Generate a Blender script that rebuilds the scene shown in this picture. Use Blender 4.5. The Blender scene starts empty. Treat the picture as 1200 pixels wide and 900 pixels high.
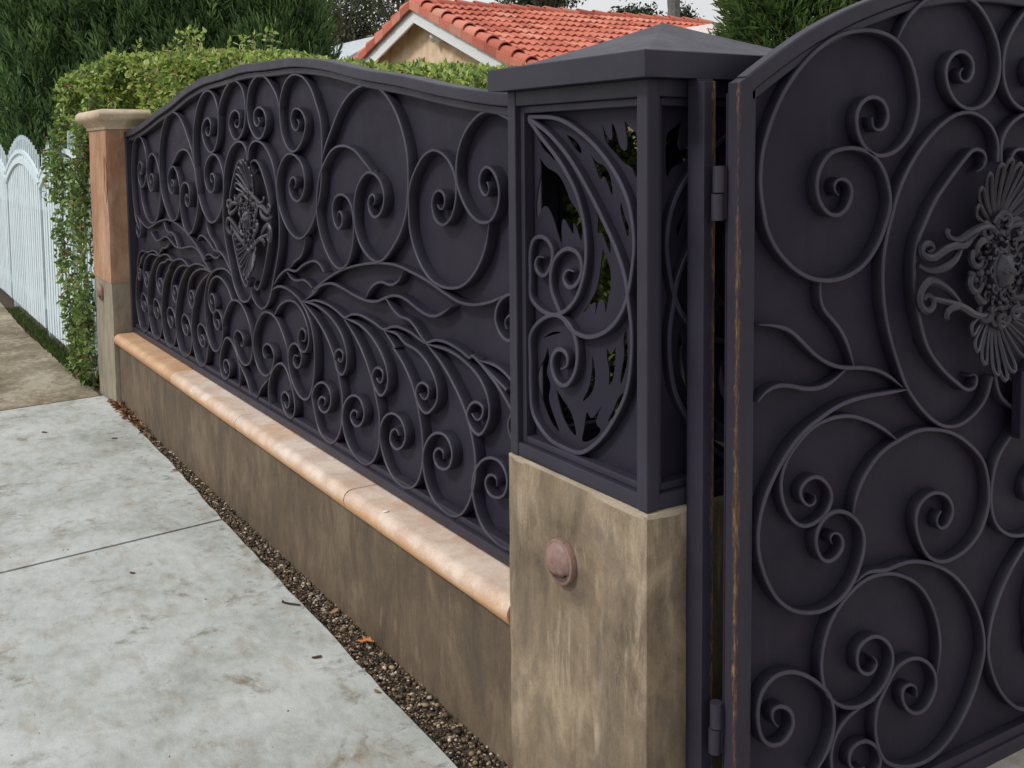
import bpy, bmesh, math, random
import numpy as np
from mathutils import Vector, Matrix, geometry
rad = math.radians
sc = bpy.context.scene
COL = sc.collection

# ------------------------------------------------------------------ camera
cam_d = bpy.data.cameras.new('camera'); cam = bpy.data.objects.new('camera', cam_d); COL.objects.link(cam)
cam_d.sensor_width = 36.0; cam_d.lens = 36.0*1237/1200; cam_d.shift_y = -0.1475
cam_d.clip_start = 0.05; cam_d.clip_end = 900
cam.matrix_world = Matrix(((0.527967, -0.060946, 0.847075, 1.565199), (0.849213, 0.048872, -0.525783, -1.272861), (-0.009354, 0.996944, 0.077559, 1.504976), (0, 0, 0, 1)))
sc.camera = cam

# ------------------------------------------------------------------ sky, sun, exposure (overcast day)
CLOUD = 5.1
SUN_EL, SUN_AZ = rad(47), rad(190)        # compass-like: azimuth measured from +Y towards +X
w = bpy.data.worlds.new('World'); sc.world = w; w.use_nodes = True
nt = w.node_tree; bg = nt.nodes['Background']
sky = nt.nodes.new('ShaderNodeTexSky'); sky.sky_type = 'NISHITA'; sky.sun_disc = False
sky.sun_elevation = SUN_EL; sky.sun_rotation = SUN_AZ; sky.dust_density = 6.0; sky.air_density = 1.0; sky.ozone_density = 1.0
hs = nt.nodes.new('ShaderNodeHueSaturation'); hs.inputs['Saturation'].default_value = 0.16
nt.links.new(sky.outputs[0], hs.inputs['Color'])
# overcast: an even white cloud deck over the clear sky
wtc = nt.nodes.new('ShaderNodeTexCoord'); cn = nt.nodes.new('ShaderNodeTexNoise'); cn.inputs['Scale'].default_value = 2.2; cn.inputs['Detail'].default_value = 5
nt.links.new(wtc.outputs['Generated'], cn.inputs['Vector'])
cr = nt.nodes.new('ShaderNodeValToRGB'); cr.color_ramp.elements[0].position = .3; cr.color_ramp.elements[1].position = .7
cr.color_ramp.elements[0].color = (.80, .82, .85, 1); cr.color_ramp.elements[1].color = (.98, .99, 1.0, 1)
nt.links.new(cn.outputs['Fac'], cr.inputs[0])
ml = nt.nodes.new('ShaderNodeVectorMath'); ml.operation = 'SCALE'; ml.inputs['Scale'].default_value = CLOUD; nt.links.new(cr.outputs[0], ml.inputs[0])
mx = nt.nodes.new('ShaderNodeMix'); mx.data_type = 'RGBA'; mx.inputs[0].default_value = .88
nt.links.new(hs.outputs[0], mx.inputs[6]); nt.links.new(ml.outputs[0], mx.inputs[7]); nt.links.new(mx.outputs[2], bg.inputs[0])
bg.inputs[1].default_value = 0.13
sd = bpy.data.lights.new('sun', 'SUN'); sd.energy = 1.3; sd.angle = rad(10); sd.color = (1.0, 0.965, 0.92)
sun = bpy.data.objects.new('sun', sd); COL.objects.link(sun)
sdir = Vector((math.sin(SUN_AZ)*math.cos(SUN_EL), math.cos(SUN_AZ)*math.cos(SUN_EL), math.sin(SUN_EL)))
sun.rotation_euler = sdir.to_track_quat('Z', 'Y').to_euler()
sc.view_settings.view_transform = 'Standard'; sc.view_settings.look = 'None'
sc.view_settings.exposure = 0.44; sc.view_settings.gamma = 1.0; sc.view_settings.use_curve_mapping = False

rng = np.random.default_rng(7); random.seed(7)

# ------------------------------------------------------------------ materials
def mat(name):
    m = bpy.data.materials.new(name); m.use_nodes = True
    return m, m.node_tree, m.node_tree.nodes['Principled BSDF']
def N(nt, t, **kw):
    n = nt.nodes.new(t)
    for k, v in kw.items(): setattr(n, k, v)
    return n
def coords(nt, scale=(1,1,1), rot=(0,0,0), loc=(0,0,0)):
    tc = N(nt, 'ShaderNodeTexCoord'); mp = N(nt, 'ShaderNodeMapping')
    mp.inputs['Scale'].default_value = scale; mp.inputs['Rotation'].default_value = rot; mp.inputs['Location'].default_value = loc
    nt.links.new(tc.outputs['Object'], mp.inputs[0]); return mp.outputs[0]
def noise(nt, vec, scale, detail=6, rough=.6, dist=0.0):
    n = N(nt, 'ShaderNodeTexNoise'); n.inputs['Scale'].default_value = scale; n.inputs['Detail'].default_value = detail
    n.inputs['Roughness'].default_value = rough; n.inputs['Distortion'].default_value = dist
    if vec is not None: nt.links.new(vec, n.inputs['Vector'])
    return n.outputs['Fac']
def ramp(nt, fac, stops, interp='LINEAR'):
    r = N(nt, 'ShaderNodeValToRGB'); r.color_ramp.interpolation = interp
    el = r.color_ramp.elements
    while len(el) < len(stops): el.new(0.5)
    for e, (p, c) in zip(el, stops):
        e.position = p; e.color = (c[0], c[1], c[2], 1) if hasattr(c, '__len__') else (c, c, c, 1)
    nt.links.new(fac, r.inputs[0]); return r.outputs[0]
def mix(nt, fac, a, b, mode='MIX'):
    m = N(nt, 'ShaderNodeMix', data_type='RGBA', blend_type=mode)
    for s, v in ((m.inputs[0], fac), (m.inputs[6], a), (m.inputs[7], b)):
        if isinstance(v, (int, float)): s.default_value = v
        elif isinstance(v, tuple): s.default_value = (*v, 1)
        else: nt.links.new(v, s)
    return m.outputs[2]
def math_(nt, op, a, b=0.0, clamp=False):
    m = N(nt, 'ShaderNodeMath', operation=op, use_clamp=clamp)
    for s, v in zip(m.inputs, (a, b)):
        if isinstance(v, (int, float)): s.default_value = v
        else: nt.links.new(v, s)
    return m.outputs[0]
def bump(nt, p, h, strength, dist):
    b = N(nt, 'ShaderNodeBump'); b.inputs['Strength'].default_value = strength; b.inputs['Distance'].default_value = dist
    nt.links.new(h, b.inputs['Height']); nt.links.new(b.outputs[0], p.inputs['Normal'])
def rough(p, v): p.inputs['Roughness'].default_value = v

def iron_mat(name, lo, hi, spec, r0, r1, wear=(), grime=.2):
    m, nt, p = mat(name); v = coords(nt)
    big = noise(nt, v, 4, 6, .6); fine = noise(nt, v, 420, 2, .6)
    c = ramp(nt, big, [(.3, lo), (.7, hi)])
    sp = ramp(nt, noise(nt, v, 260, 2, .7), [(.68, 0.), (.84, 1.)])
    c = mix(nt, math_(nt, 'MULTIPLY', sp, .22), c, (.075, .068, .09))
    # faint vertical water marks and pale dust
    st = ramp(nt, noise(nt, coords(nt, (1, 1, .07)), 26, 6, .7), [(.57, 0.), (.78, 1.)])
    c = mix(nt, math_(nt, 'MULTIPLY', st, grime), c, (.075, .066, .072))
    du = ramp(nt, noise(nt, v, 17, 8, .75), [(.60, 0.), (.78, 1.)])
    c = mix(nt, math_(nt, 'MULTIPLY', du, grime), c, (.058, .048, .050))
    rr = ramp(nt, noise(nt, v, 11, 6, .7), [(.3, r0), (.7, r1)])
    if wear:
        tc = N(nt, 'ShaderNodeTexCoord'); sx = N(nt, 'ShaderNodeSeparateXYZ'); nt.links.new(tc.outputs['Object'], sx.inputs[0])
        tot = None
        for (x0, y0, width) in wear:
            dx = math_(nt, 'SUBTRACT', sx.outputs[0], x0); dy = math_(nt, 'SUBTRACT', sx.outputs[1], y0)
            d = math_(nt, 'SQRT', math_(nt, 'ADD', math_(nt, 'MULTIPLY', dx, dx), math_(nt, 'MULTIPLY', dy, dy)))
            e = math_(nt, 'SUBTRACT', 1.0, math_(nt, 'DIVIDE', d, width), True)
            tot = e if tot is None else math_(nt, 'MAXIMUM', tot, e)
        vz = coords(nt, (1, 1, .22)); n1 = noise(nt, vz, 330, 5, .7); n2 = noise(nt, coords(nt, (1, 1, .8)), 5.5, 6, .65)
        k = math_(nt, 'ADD', n1, math_(nt, 'ADD', math_(nt, 'MULTIPLY', tot, .42), math_(nt, 'MULTIPLY', math_(nt, 'SUBTRACT', n2, .5), 1.1)))
        k = math_(nt, 'MULTIPLY', ramp(nt, k, [(.70, 0.), (.86, .9)]), math_(nt, 'MULTIPLY', tot, 6.0, True))
        rc = ramp(nt, noise(nt, vz, 120, 5, .75), [(.3, (.035, .020, .014)), (.5, (.11, .060, .032)), (.62, (.22, .135, .070)), (.75, (.42, .34, .25))])
        c = mix(nt, k, c, rc); rr = mix(nt, k, rr, (.85, .85, .85))
    nt.links.new(rr, p.inputs['Roughness'])
    nt.links.new(c, p.inputs['Base Color']); bump(nt, p, math_(nt, 'ADD', fine, math_(nt, 'MULTIPLY', noise(nt, v, 55, 3), 1.2)), .30, .0007)
    p.inputs['Specular IOR Level'].default_value = spec
    return m
IRON = iron_mat('iron_sheet_coat', (.0178, .0156, .0262), (.0275, .0244, .0385), .16, .42, .62)
IRON_FLANK = iron_mat('iron_bar_flank', (.0125, .0110, .0190), (.0200, .0176, .0290), .42, .32, .50, (), .12)  # bar sides: contact shade put into a darker colour
IRON_BAR = iron_mat('iron_bar_glint', (.031, .0275, .044), (.060, .054, .082), .45, .34, .52, (), .12)  # bar fronts: bright edge highlight put into the colour
IRON_WORN = iron_mat('iron_worn', (.0225, .0200, .0325), (.034, .0305, .0470), .30, .42, .62, [(.050, .128, .016), (.1165, .1235, .013)])
IRON_FRAME = iron_mat('iron_frame_coat', (.0225, .0200, .0325), (.034, .0305, .0470), .34, .40, .56)

def stucco(name, stops, streak=(2.2, 2.2, 1.3), seed=0, light=None, lo=.62, stain=None, bstr=.35):
    m, nt, p = mat(name)
    a = noise(nt, coords(nt, streak, (rad(14), rad(-18), 0), (seed, seed*.7, 0)), 3.6, 12, .70, .55)
    b = noise(nt, coords(nt, (1, 1, .8), (0, 0, 0), (seed, 3, 0)), 2.4, 8, .62, .3)
    f = noise(nt, coords(nt, (1, 1, .16), (rad(4), rad(-5), 0)), 62, 8, .75)
    c = ramp(nt, math_(nt, 'ADD', math_(nt, 'MULTIPLY', a, .54), math_(nt, 'ADD', math_(nt, 'MULTIPLY', b, .31), math_(nt, 'MULTIPLY', f, .15))), stops)
    if light:     # thin wandering trowel streaks
        v2 = coords(nt, (5.5, 5.5, 1.0), (rad(-8), rad(-14), 0), (seed+3, 1, 0))
        l = math_(nt, 'MULTIPLY', ramp(nt, noise(nt, v2, 4.6, 10, .66, .8), [(lo, 0.), (lo+.14, 1.)]), ramp(nt, noise(nt, coords(nt, (1, 1, 1), (0, 0, 0), (seed, 7, 4)), 4, 5), [(.42, 0.), (.62, 1.)]))
        c = mix(nt, math_(nt, 'MULTIPLY', l, .52), c, light)
    if stain:
        s = ramp(nt, noise(nt, coords(nt, (1.8, 1.8, .9), (0, 0, 0), (5, 2, seed)), 3.0, 10, .72, .5), [(.52, 0.), (.66, 1.)])
        c = mix(nt, math_(nt, 'MULTIPLY', s, .6), c, stain)
    g = noise(nt, coords(nt), 190, 4, .75)
    c = mix(nt, .6, c, ramp(nt, g, [(.28, .55), (.72, 1.0)]), 'MULTIPLY')
    nt.links.new(c, p.inputs['Base Color']); rough(p, .86)
    h = math_(nt, 'ADD', math_(nt, 'MULTIPLY', noise(nt, coords(nt), 70, 8, .75), .8), math_(nt, 'MULTIPLY', a, .6))
    bump(nt, p, h, bstr, .005); return m
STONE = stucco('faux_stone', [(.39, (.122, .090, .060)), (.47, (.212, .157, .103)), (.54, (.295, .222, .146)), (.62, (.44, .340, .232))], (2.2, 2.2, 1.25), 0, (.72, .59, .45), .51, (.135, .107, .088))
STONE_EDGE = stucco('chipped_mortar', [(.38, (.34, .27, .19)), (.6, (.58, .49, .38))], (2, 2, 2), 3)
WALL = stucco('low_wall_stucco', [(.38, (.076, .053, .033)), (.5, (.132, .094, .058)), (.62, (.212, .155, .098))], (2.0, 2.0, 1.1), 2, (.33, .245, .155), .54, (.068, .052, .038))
TERRA = stucco('terracotta_plaster', [(.38, (.32, .155, .088)), (.5, (.47, .255, .15)), (.62, (.58, .37, .24))], (2, 2, 1.2), 5, (.66, .50, .37), .52, (.30, .16, .10))
STONE_FAR = stucco('grey_plaster', [(.38, (.20, .168, .124)), (.5, (.31, .265, .195)), (.62, (.43, .37, .28))], (2.4, 2.4, .8), 9, (.55, .48, .37), .54, (.19, .165, .13))

def coping_mat(name, base, edge, stain, lip=True):
    m, nt, p = mat(name); v = coords(nt)
    n = noise(nt, v, 7, 7, .65); f = noise(nt, v, 190, 4, .7)
    c = mix(nt, ramp(nt, n, [(.42, 0.), (.58, 1.)]), base, edge)
    c = mix(nt, math_(nt, 'MULTIPLY', ramp(nt, noise(nt, coords(nt, (1, 1, 1), (0, 0, 0), (2, 7, 5)), 3.4, 9, .72, .5), [(.50, 0.), (.66, 1.)]), .55), c, stain)
    tc = N(nt, 'ShaderNodeTexCoord'); sx = N(nt, 'ShaderNodeSeparateXYZ'); nt.links.new(tc.outputs['Object'], sx.inputs[0])
    e = math_(nt, 'MULTIPLY', math_(nt, 'SUBTRACT', .414, sx.outputs[2]), 15.0)      # weathered nosing along the front lip
    n3 = noise(nt, coords(nt, (.5, 1, 1), (0, 0, 0), (4, 1, 2)), 9, 8, .72, .8)
    s = ramp(nt, math_(nt, 'ADD', n3, e), [(.50, 0.), (.86, 1.)]) if lip else ramp(nt, n3, [(.56, 0.), (.72, 1.)])
    c = mix(nt, math_(nt, 'MULTIPLY', s, .85), c, stain)
    bl = ramp(nt, noise(nt, coords(nt, (1, 1, 1), (0, 0, 0), (9, 3, 1)), 13, 9, .75), [(.55, 0.), (.75, 1.)])
    c = mix(nt, math_(nt, 'MULTIPLY', bl, .45), c, (.36, .26, .19))
    c = mix(nt, .6, c, ramp(nt, f, [(.3, .62), (.7, 1.0)]), 'MULTIPLY')
    nt.links.new(c, p.inputs['Base Color']); rough(p, .72); bump(nt, p, f, .35, .0015); return m
COPE_A = coping_mat('coping_orange', (.56, .33, .18), (.66, .44, .27), (.50, .26, .12))
COPE_B = coping_mat('coping_pink', (.64, .49, .40), (.78, .66, .56), (.62, .33, .14))
COPE_C = coping_mat('coping_buff', (.62, .46, .36), (.76, .62, .51), (.62, .32, .13))
CAPSTONE = coping_mat('cream_capstone', (.60, .47, .34), (.72, .58, .43), (.40, .28, .17), False)

def concrete_mat(name, stops, smear, smear_amt, edge=False):
    m, nt, p = mat(name); v = coords(nt)
    a = noise(nt, v, 1.9, 9, .62, .5); f = noise(nt, v, 240, 4, .75); md = noise(nt, coords(nt, (1, 1.6, 1), (0, 0, .3)), 14, 8, .7)
    c = ramp(nt, math_(nt, 'ADD', math_(nt, 'MULTIPLY', a, .6), math_(nt, 'MULTIPLY', md, .4)), stops)
    sp = ramp(nt, noise(nt, coords(nt, (1, 1, 1), (0, 0, 0), (3, 8, 0)), 5.2, 8, .74, .3), [(.555, 0.), (.68, 1.)])
    c = mix(nt, math_(nt, 'MULTIPLY', sp, smear_amt), c, smear)
    ru = ramp(nt, noise(nt, coords(nt, (1, 1, 1), (0, 0, 0), (11, 2, 0)), 7.0, 7, .7), [(.63, 0.), (.75, 1.)])
    c = mix(nt, math_(nt, 'MULTIPLY', ru, .5), c, (.30, .19, .10))
    br = ramp(nt, noise(nt, coords(nt, (1, 1.9, 1), (0, 0, .35), (6, 1, 0)), 6.5, 10, .74, .4), [(.50, 0.), (.72, 1.)])
    c = mix(nt, math_(nt, 'MULTIPLY', br, .66), c, (.34, .275, .18))
    if edge:      # dark smudges left along the planting strip
        tc = N(nt, 'ShaderNodeTexCoord'); sx = N(nt, 'ShaderNodeSeparateXYZ'); nt.links.new(tc.outputs['Object'], sx.inputs[0])
        em = ramp(nt, math_(nt, 'ADD', math_(nt, 'MULTIPLY', sx.outputs[1], 4.0), 1.3), [(.35, 0.), (.75, 1.)])
        es = ramp(nt, noise(nt, coords(nt, (1.6, 1, 1), (0, 0, -.1), (2, 6, 0)), 15, 5, .6), [(.56, 0.), (.68, 1.)])
        c = mix(nt, math_(nt, 'MULTIPLY', math_(nt, 'MULTIPLY', es, em), .62), c, (.105, .11, .115))
    pit = ramp(nt, noise(nt, v, 95, 3, .6), [(.235, 1.), (.30, 0.)])
    c = mix(nt, math_(nt, 'MULTIPLY', pit, .6), c, (.12, .11, .10))
    c = mix(nt, .8, c, ramp(nt, f, [(.28, .60), (.72, 1.0)]), 'MULTIPLY')
    nt.links.new(c, p.inputs['Base Color']); rough(p, .88)
    bump(nt, p, math_(nt, 'ADD', math_(nt, 'MULTIPLY', f, .5), md), .45, .003); return m
CONC = concrete_mat('sidewalk_concrete', [(.38, (.38, .40, .37)), (.5, (.535, .565, .545)), (.62, (.65, .675, .665))], (.19, .150, .092), .85, True)
CONC_OLD = concrete_mat('mossy_concrete', [(.40, (.135, .105, .066)), (.5, (.25, .205, .135)), (.60, (.46, .41, .32))], (.085, .068, .042), .85)
DRIVE = concrete_mat('driveway_concrete', [(.36, (.40, .35, .32)), (.5, (.52, .47, .43)), (.64, (.62, .57, .53))], (.25, .20, .17), .5)
def simple(name, c, r=.7, var=None, scale=30, bs=0.0):
    m, nt, p = mat(name); v = coords(nt)
    if var: nt.links.new(ramp(nt, noise(nt, v, scale, 6, .65), [(.35, c), (.65, var)]), p.inputs['Base Color'])
    else: p.inputs['Base Color'].default_value = (*c, 1)
    rough(p, r)
    if bs: bump(nt, p, noise(nt, v, scale*3, 5), bs, .004)
    return m
SOIL = simple('dark_soil', (.035, .026, .018), .95, (.09, .065, .042), 60, .8)
GROUND = simple('bare_ground', (.10, .085, .05), .95, (.16, .13, .08), 3, .4)
LAMP = simple('lamp_copper', (.19, .112, .092), .5, (.27, .17, .145), 55, .2)
LAMPGLASS = simple('lamp_dark_lens', (.05, .035, .03), .4)  # even dark brown lens in the opening below the hood
WHITE = simple('white_paint', (.62, .74, .80), .55, (.74, .84, .88), 9)
TRIM = simple('trim_white', (.80, .82, .83), .5, (.84, .85, .85), 6)
GABLE = simple('peach_stucco', (.66, .44, .26), .9, (.84, .67, .49), 5, .3)
SOFFIT = simple('soffit_boards', (.56, .42, .29), .8, (.66, .53, .38), 5)
BARK = simple('bark', (.10, .075, .055), .95, (.20, .16, .12), 22, .8)
BARK2 = simple('palm_bark', (.11, .10, .10), .95, (.20, .185, .18), 14, .8)
RUBBER = simple('black_plastic', (.012, .012, .013), .6)
CLOTH = simple('white_chip', (.8, .8, .78), .6)
GREYROOF = simple('grey_shingle', (.42, .46, .50), .9, (.52, .56, .60), 4)
CREAM = simple('cream_wall', (.55, .5, .42), .9, (.62, .57, .48), 2)
def tile_mat():
    m, nt, p = mat('clay_tile'); oi = N(nt, 'ShaderNodeObjectInfo')
    c = ramp(nt, oi.outputs['Random'], [(0, (.40, .095, .058)), (.3, (.57, .155, .098)), (.7, (.64, .20, .13)), (.92, (.70, .27, .185)), (1, (.55, .28, .20))])
    n = noise(nt, coords(nt), 18, 6, .7)
    c = mix(nt, .5, c, ramp(nt, n, [(.35, .68), (.65, 1.0)]), 'MULTIPLY'); nt.links.new(c, p.inputs['Base Color']); rough(p, .75); return m
TILE = tile_mat()
def leaf_mat(name, r=.5, trans=.25):
    m, nt, p = mat(name); a = N(nt, 'ShaderNodeAttribute'); a.attribute_name = 'col'
    nt.links.new(a.outputs['Color'], p.inputs['Base Color']); rough(p, r)
    if trans:
        t = N(nt, 'ShaderNodeBsdfTranslucent'); nt.links.new(a.outputs['Color'], t.inputs[0])
        mx = N(nt, 'ShaderNodeMixShader'); mx.inputs[0].default_value = trans
        out = nt.nodes['Material Output']; nt.links.new(p.outputs[0], mx.inputs[1]); nt.links.new(t.outputs[0], mx.inputs[2]); nt.links.new(mx.outputs[0], out.inputs[0])
    return m
LEAF = leaf_mat('leaf', .38, .42); NEEDLE = leaf_mat('needle', .6, .28); PEBBLE = leaf_mat('pebble', .75, 0); LITTER = leaf_mat('dry_leaf', .8, .1)

# ------------------------------------------------------------------ object helpers
def tag(o, label=None, cat=None, group=None, kind=None):
    for k, v in (('label', label), ('category', cat), ('group', group), ('kind', kind)):
        if v: o[k] = v
    return o
def thing(name, loc, label, cat, group=None):
    o = bpy.data.objects.new(name, None); o.empty_display_size = .1; o.location = loc; COL.objects.link(o)
    return tag(o, label, cat, group)
def world_loc(o):
    p = Vector((0, 0, 0))
    while o is not None: p += o.location; o = o.parent
    return p
def attach(o, parent):
    if parent is not None:
        o.parent = parent
        if parent.type == 'EMPTY': o.matrix_parent_inverse = Matrix.Translation(-Vector(parent.location))
    return o
class MB:
    def __init__(s): s.v = []; s.f = []; s.mi = []
    def add(s, vs, fs):
        k = len(s.v); s.v += [tuple(a) for a in vs]; s.f += [tuple(i+k for i in f) for f in fs]; return s
    def box(s, a, b, c=0.0):
        x0, y0, z0 = a; x1, y1, z1 = b
        if c <= 0:
            return s.add([(x0,y0,z0),(x1,y0,z0),(x1,y1,z0),(x0,y1,z0),(x0,y0,z1),(x1,y0,z1),(x1,y1,z1),(x0,y1,z1)],
                         [(0,3,2,1),(4,5,6,7),(0,1,5,4),(1,2,6,5),(2,3,7,6),(3,0,4,7)])
        bm = bmesh.new(); bmesh.ops.create_cube(bm, size=1)
        for v in bm.verts: v.co = Vector(((x0+x1)/2+v.co.x*(x1-x0), (y0+y1)/2+v.co.y*(y1-y0), (z0+z1)/2+v.co.z*(z1-z0)))
        bmesh.ops.bevel(bm, geom=bm.edges[:], offset=c, segments=2, profile=.6, affect='EDGES')
        bm.verts.index_update(); s.add([v.co for v in bm.verts], [[v.index for v in f.verts] for f in bm.faces]); bm.free(); return s
    def loft(s, rings, closed=True, caps=True):
        n = len(rings[0]); vs = [p for r in rings for p in r]; fs = []
        for i in range(len(rings)-1):
            for j in range(n if closed else n-1):
                a = i*n+j; b = i*n+(j+1) % n; fs.append((a, b, b+n, a+n))
        if caps and closed: fs += [tuple(range(n))[::-1], tuple(range((len(rings)-1)*n, len(rings)*n))]
        return s.add(vs, fs)
    def tube(s, pts, r, n=6):
        pts = [Vector(p) for p in pts]; rs = r if hasattr(r, '__len__') else [r]*len(pts); rings = []
        up = None
        for i, p in enumerate(pts):
            t = (pts[min(i+1, len(pts)-1)]-pts[max(i-1, 0)]).normalized()
            if up is None: up = t.orthogonal().normalized()
            a = (up - t*up.dot(t)).normalized(); up = a; b = t.cross(a)
            rings.append([p+(a*math.cos(2*math.pi*k/n)+b*math.sin(2*math.pi*k/n))*rs[i] for k in range(n)])
        return s.loft(rings)
    def lathe(s, prof, c, axis='z', n=28):
        c = Vector(c); rings = []
        for r, h in prof:
            ring = []
            for k in range(n):
                a = 2*math.pi*k/n; x, y = r*math.cos(a), r*math.sin(a)
                ring.append(c+(Vector((x, y, h)) if axis == 'z' else Vector((x, -h, y))))
            rings.append(ring)
        return s.loft(rings)
    def build(s, name, m, parent=None, smooth=False, recalc=True, **tg):
        me = bpy.data.meshes.new(name); me.from_pydata(s.v, [], s.f)
        if recalc:
            bm = bmesh.new(); bm.from_mesh(me); bmesh.ops.recalc_face_normals(bm, faces=bm.faces[:]); bm.to_mesh(me); bm.free()
        me.materials.append(m)
        if smooth:
            me.polygons.foreach_set('use_smooth', [True]*len(me.polygons))
            try: me.set_sharp_from_angle(angle=rad(42))
            except Exception: pass
        o = bpy.data.objects.new(name, me); COL.objects.link(o); attach(o, parent)
        if tg: tag(o, **tg)
        return o
def np_mesh(name, V, F, m, cols=None, parent=None, smooth=False, **tg):
    """V (n,3), F (m,k) all k-gons, cols (n,3) per point"""
    me = bpy.data.meshes.new(name); n = len(V); k = F.shape[1]
    me.vertices.add(n); me.vertices.foreach_set('co', np.ascontiguousarray(V, dtype=np.float32).ravel())
    me.loops.add(F.size); me.loops.foreach_set('vertex_index', np.ascontiguousarray(F, dtype=np.int32).ravel())
    me.polygons.add(len(F)); me.polygons.foreach_set('loop_start', np.arange(0, F.size, k, dtype=np.int32))
    if smooth: me.polygons.foreach_set('use_smooth', np.ones(len(F), dtype=bool))
    if cols is not None:
        a = me.attributes.new('col', 'FLOAT_COLOR', 'POINT')
        a.data.foreach_set('color', np.concatenate([cols, np.ones((n, 1))], 1).astype(np.float32).ravel())
    me.update(calc_edges=True); me.materials.append(m)
    o = bpy.data.objects.new(name, me); COL.objects.link(o); attach(o, parent)
    if tg: tag(o, **tg)
    return o

def smooth_curve(pts, step=.012):
    """centripetal Catmull-Rom through 2-D points, evenly resampled"""
    P = np.array(pts, float); P = np.concatenate([[2*P[0]-P[1]], P, [2*P[-1]-P[-2]]]); out = []
    for i in range(1, len(P)-2):
        p0, p1, p2, p3 = P[i-1:i+3]
        t0 = 0; t1 = t0+max(np.linalg.norm(p1-p0), 1e-6)**.5; t2 = t1+max(np.linalg.norm(p2-p1), 1e-6)**.5; t3 = t2+max(np.linalg.norm(p3-p2), 1e-6)**.5
        n = max(2, int(np.linalg.norm(p2-p1)/.004))
        for t in np.linspace(t1, t2, n, endpoint=False):
            A1 = (t1-t)/(t1-t0)*p0+(t-t0)/(t1-t0)*p1; A2 = (t2-t)/(t2-t1)*p1+(t-t1)/(t2-t1)*p2; A3 = (t3-t)/(t3-t2)*p2+(t-t2)/(t3-t2)*p3
            B1 = (t2-t)/(t2-t0)*A1+(t-t0)/(t2-t0)*A2; B2 = (t3-t)/(t3-t1)*A2+(t-t1)/(t3-t1)*A3
            out.append((t2-t)/(t2-t1)*B1+(t-t1)/(t2-t1)*B2)
    out.append(P[-2]); out = np.array(out)
    # light smoothing of hand-measured points
    for _ in range(10): out[1:-1] = .5*out[1:-1]+.25*(out[:-2]+out[2:])
    s = np.concatenate([[0], np.cumsum(np.linalg.norm(np.diff(out, axis=0), axis=1))])
    t = np.linspace(0, s[-1], max(6, int(s[-1]/step)+1))
    return np.stack([np.interp(t, s, out[:, 0]), np.interp(t, s, out[:, 1])], 1)
def ribbon(mb, pts, fmap, d0, d1, wd, taper0=0, taper1=0, step=.012):
    """flat bar on edge following a 2-D curve; d0 = depth at the sheet, d1 = depth of its front"""
    C = smooth_curve(pts, step); T = np.gradient(C, axis=0); T /= np.linalg.norm(T, axis=1)[:, None]+1e-9
    Nn = np.stack([-T[:, 1], T[:, 0]], 1); n = len(C); ch = .0022; sg = 1 if d1 > d0 else -1
    rings = []
    for i in range(n):
        h = wd/2
        if taper1 and n-1-i < taper1: h *= .35+.65*(n-1-i)/taper1
        if taper0 and i < taper0: h *= .35+.65*i/taper0
        r = []
        for o, d in ((-h, d0), (-h, d1-sg*ch), (-h+ch*.8, d1), (h-ch*.8, d1), (h, d1-sg*ch), (h, d0)):
            q = C[i]+Nn[i]*o; r.append(fmap(q[0], q[1], d))
        rings.append(r)
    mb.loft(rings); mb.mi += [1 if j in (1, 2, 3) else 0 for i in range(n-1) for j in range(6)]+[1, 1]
    return mb

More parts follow.
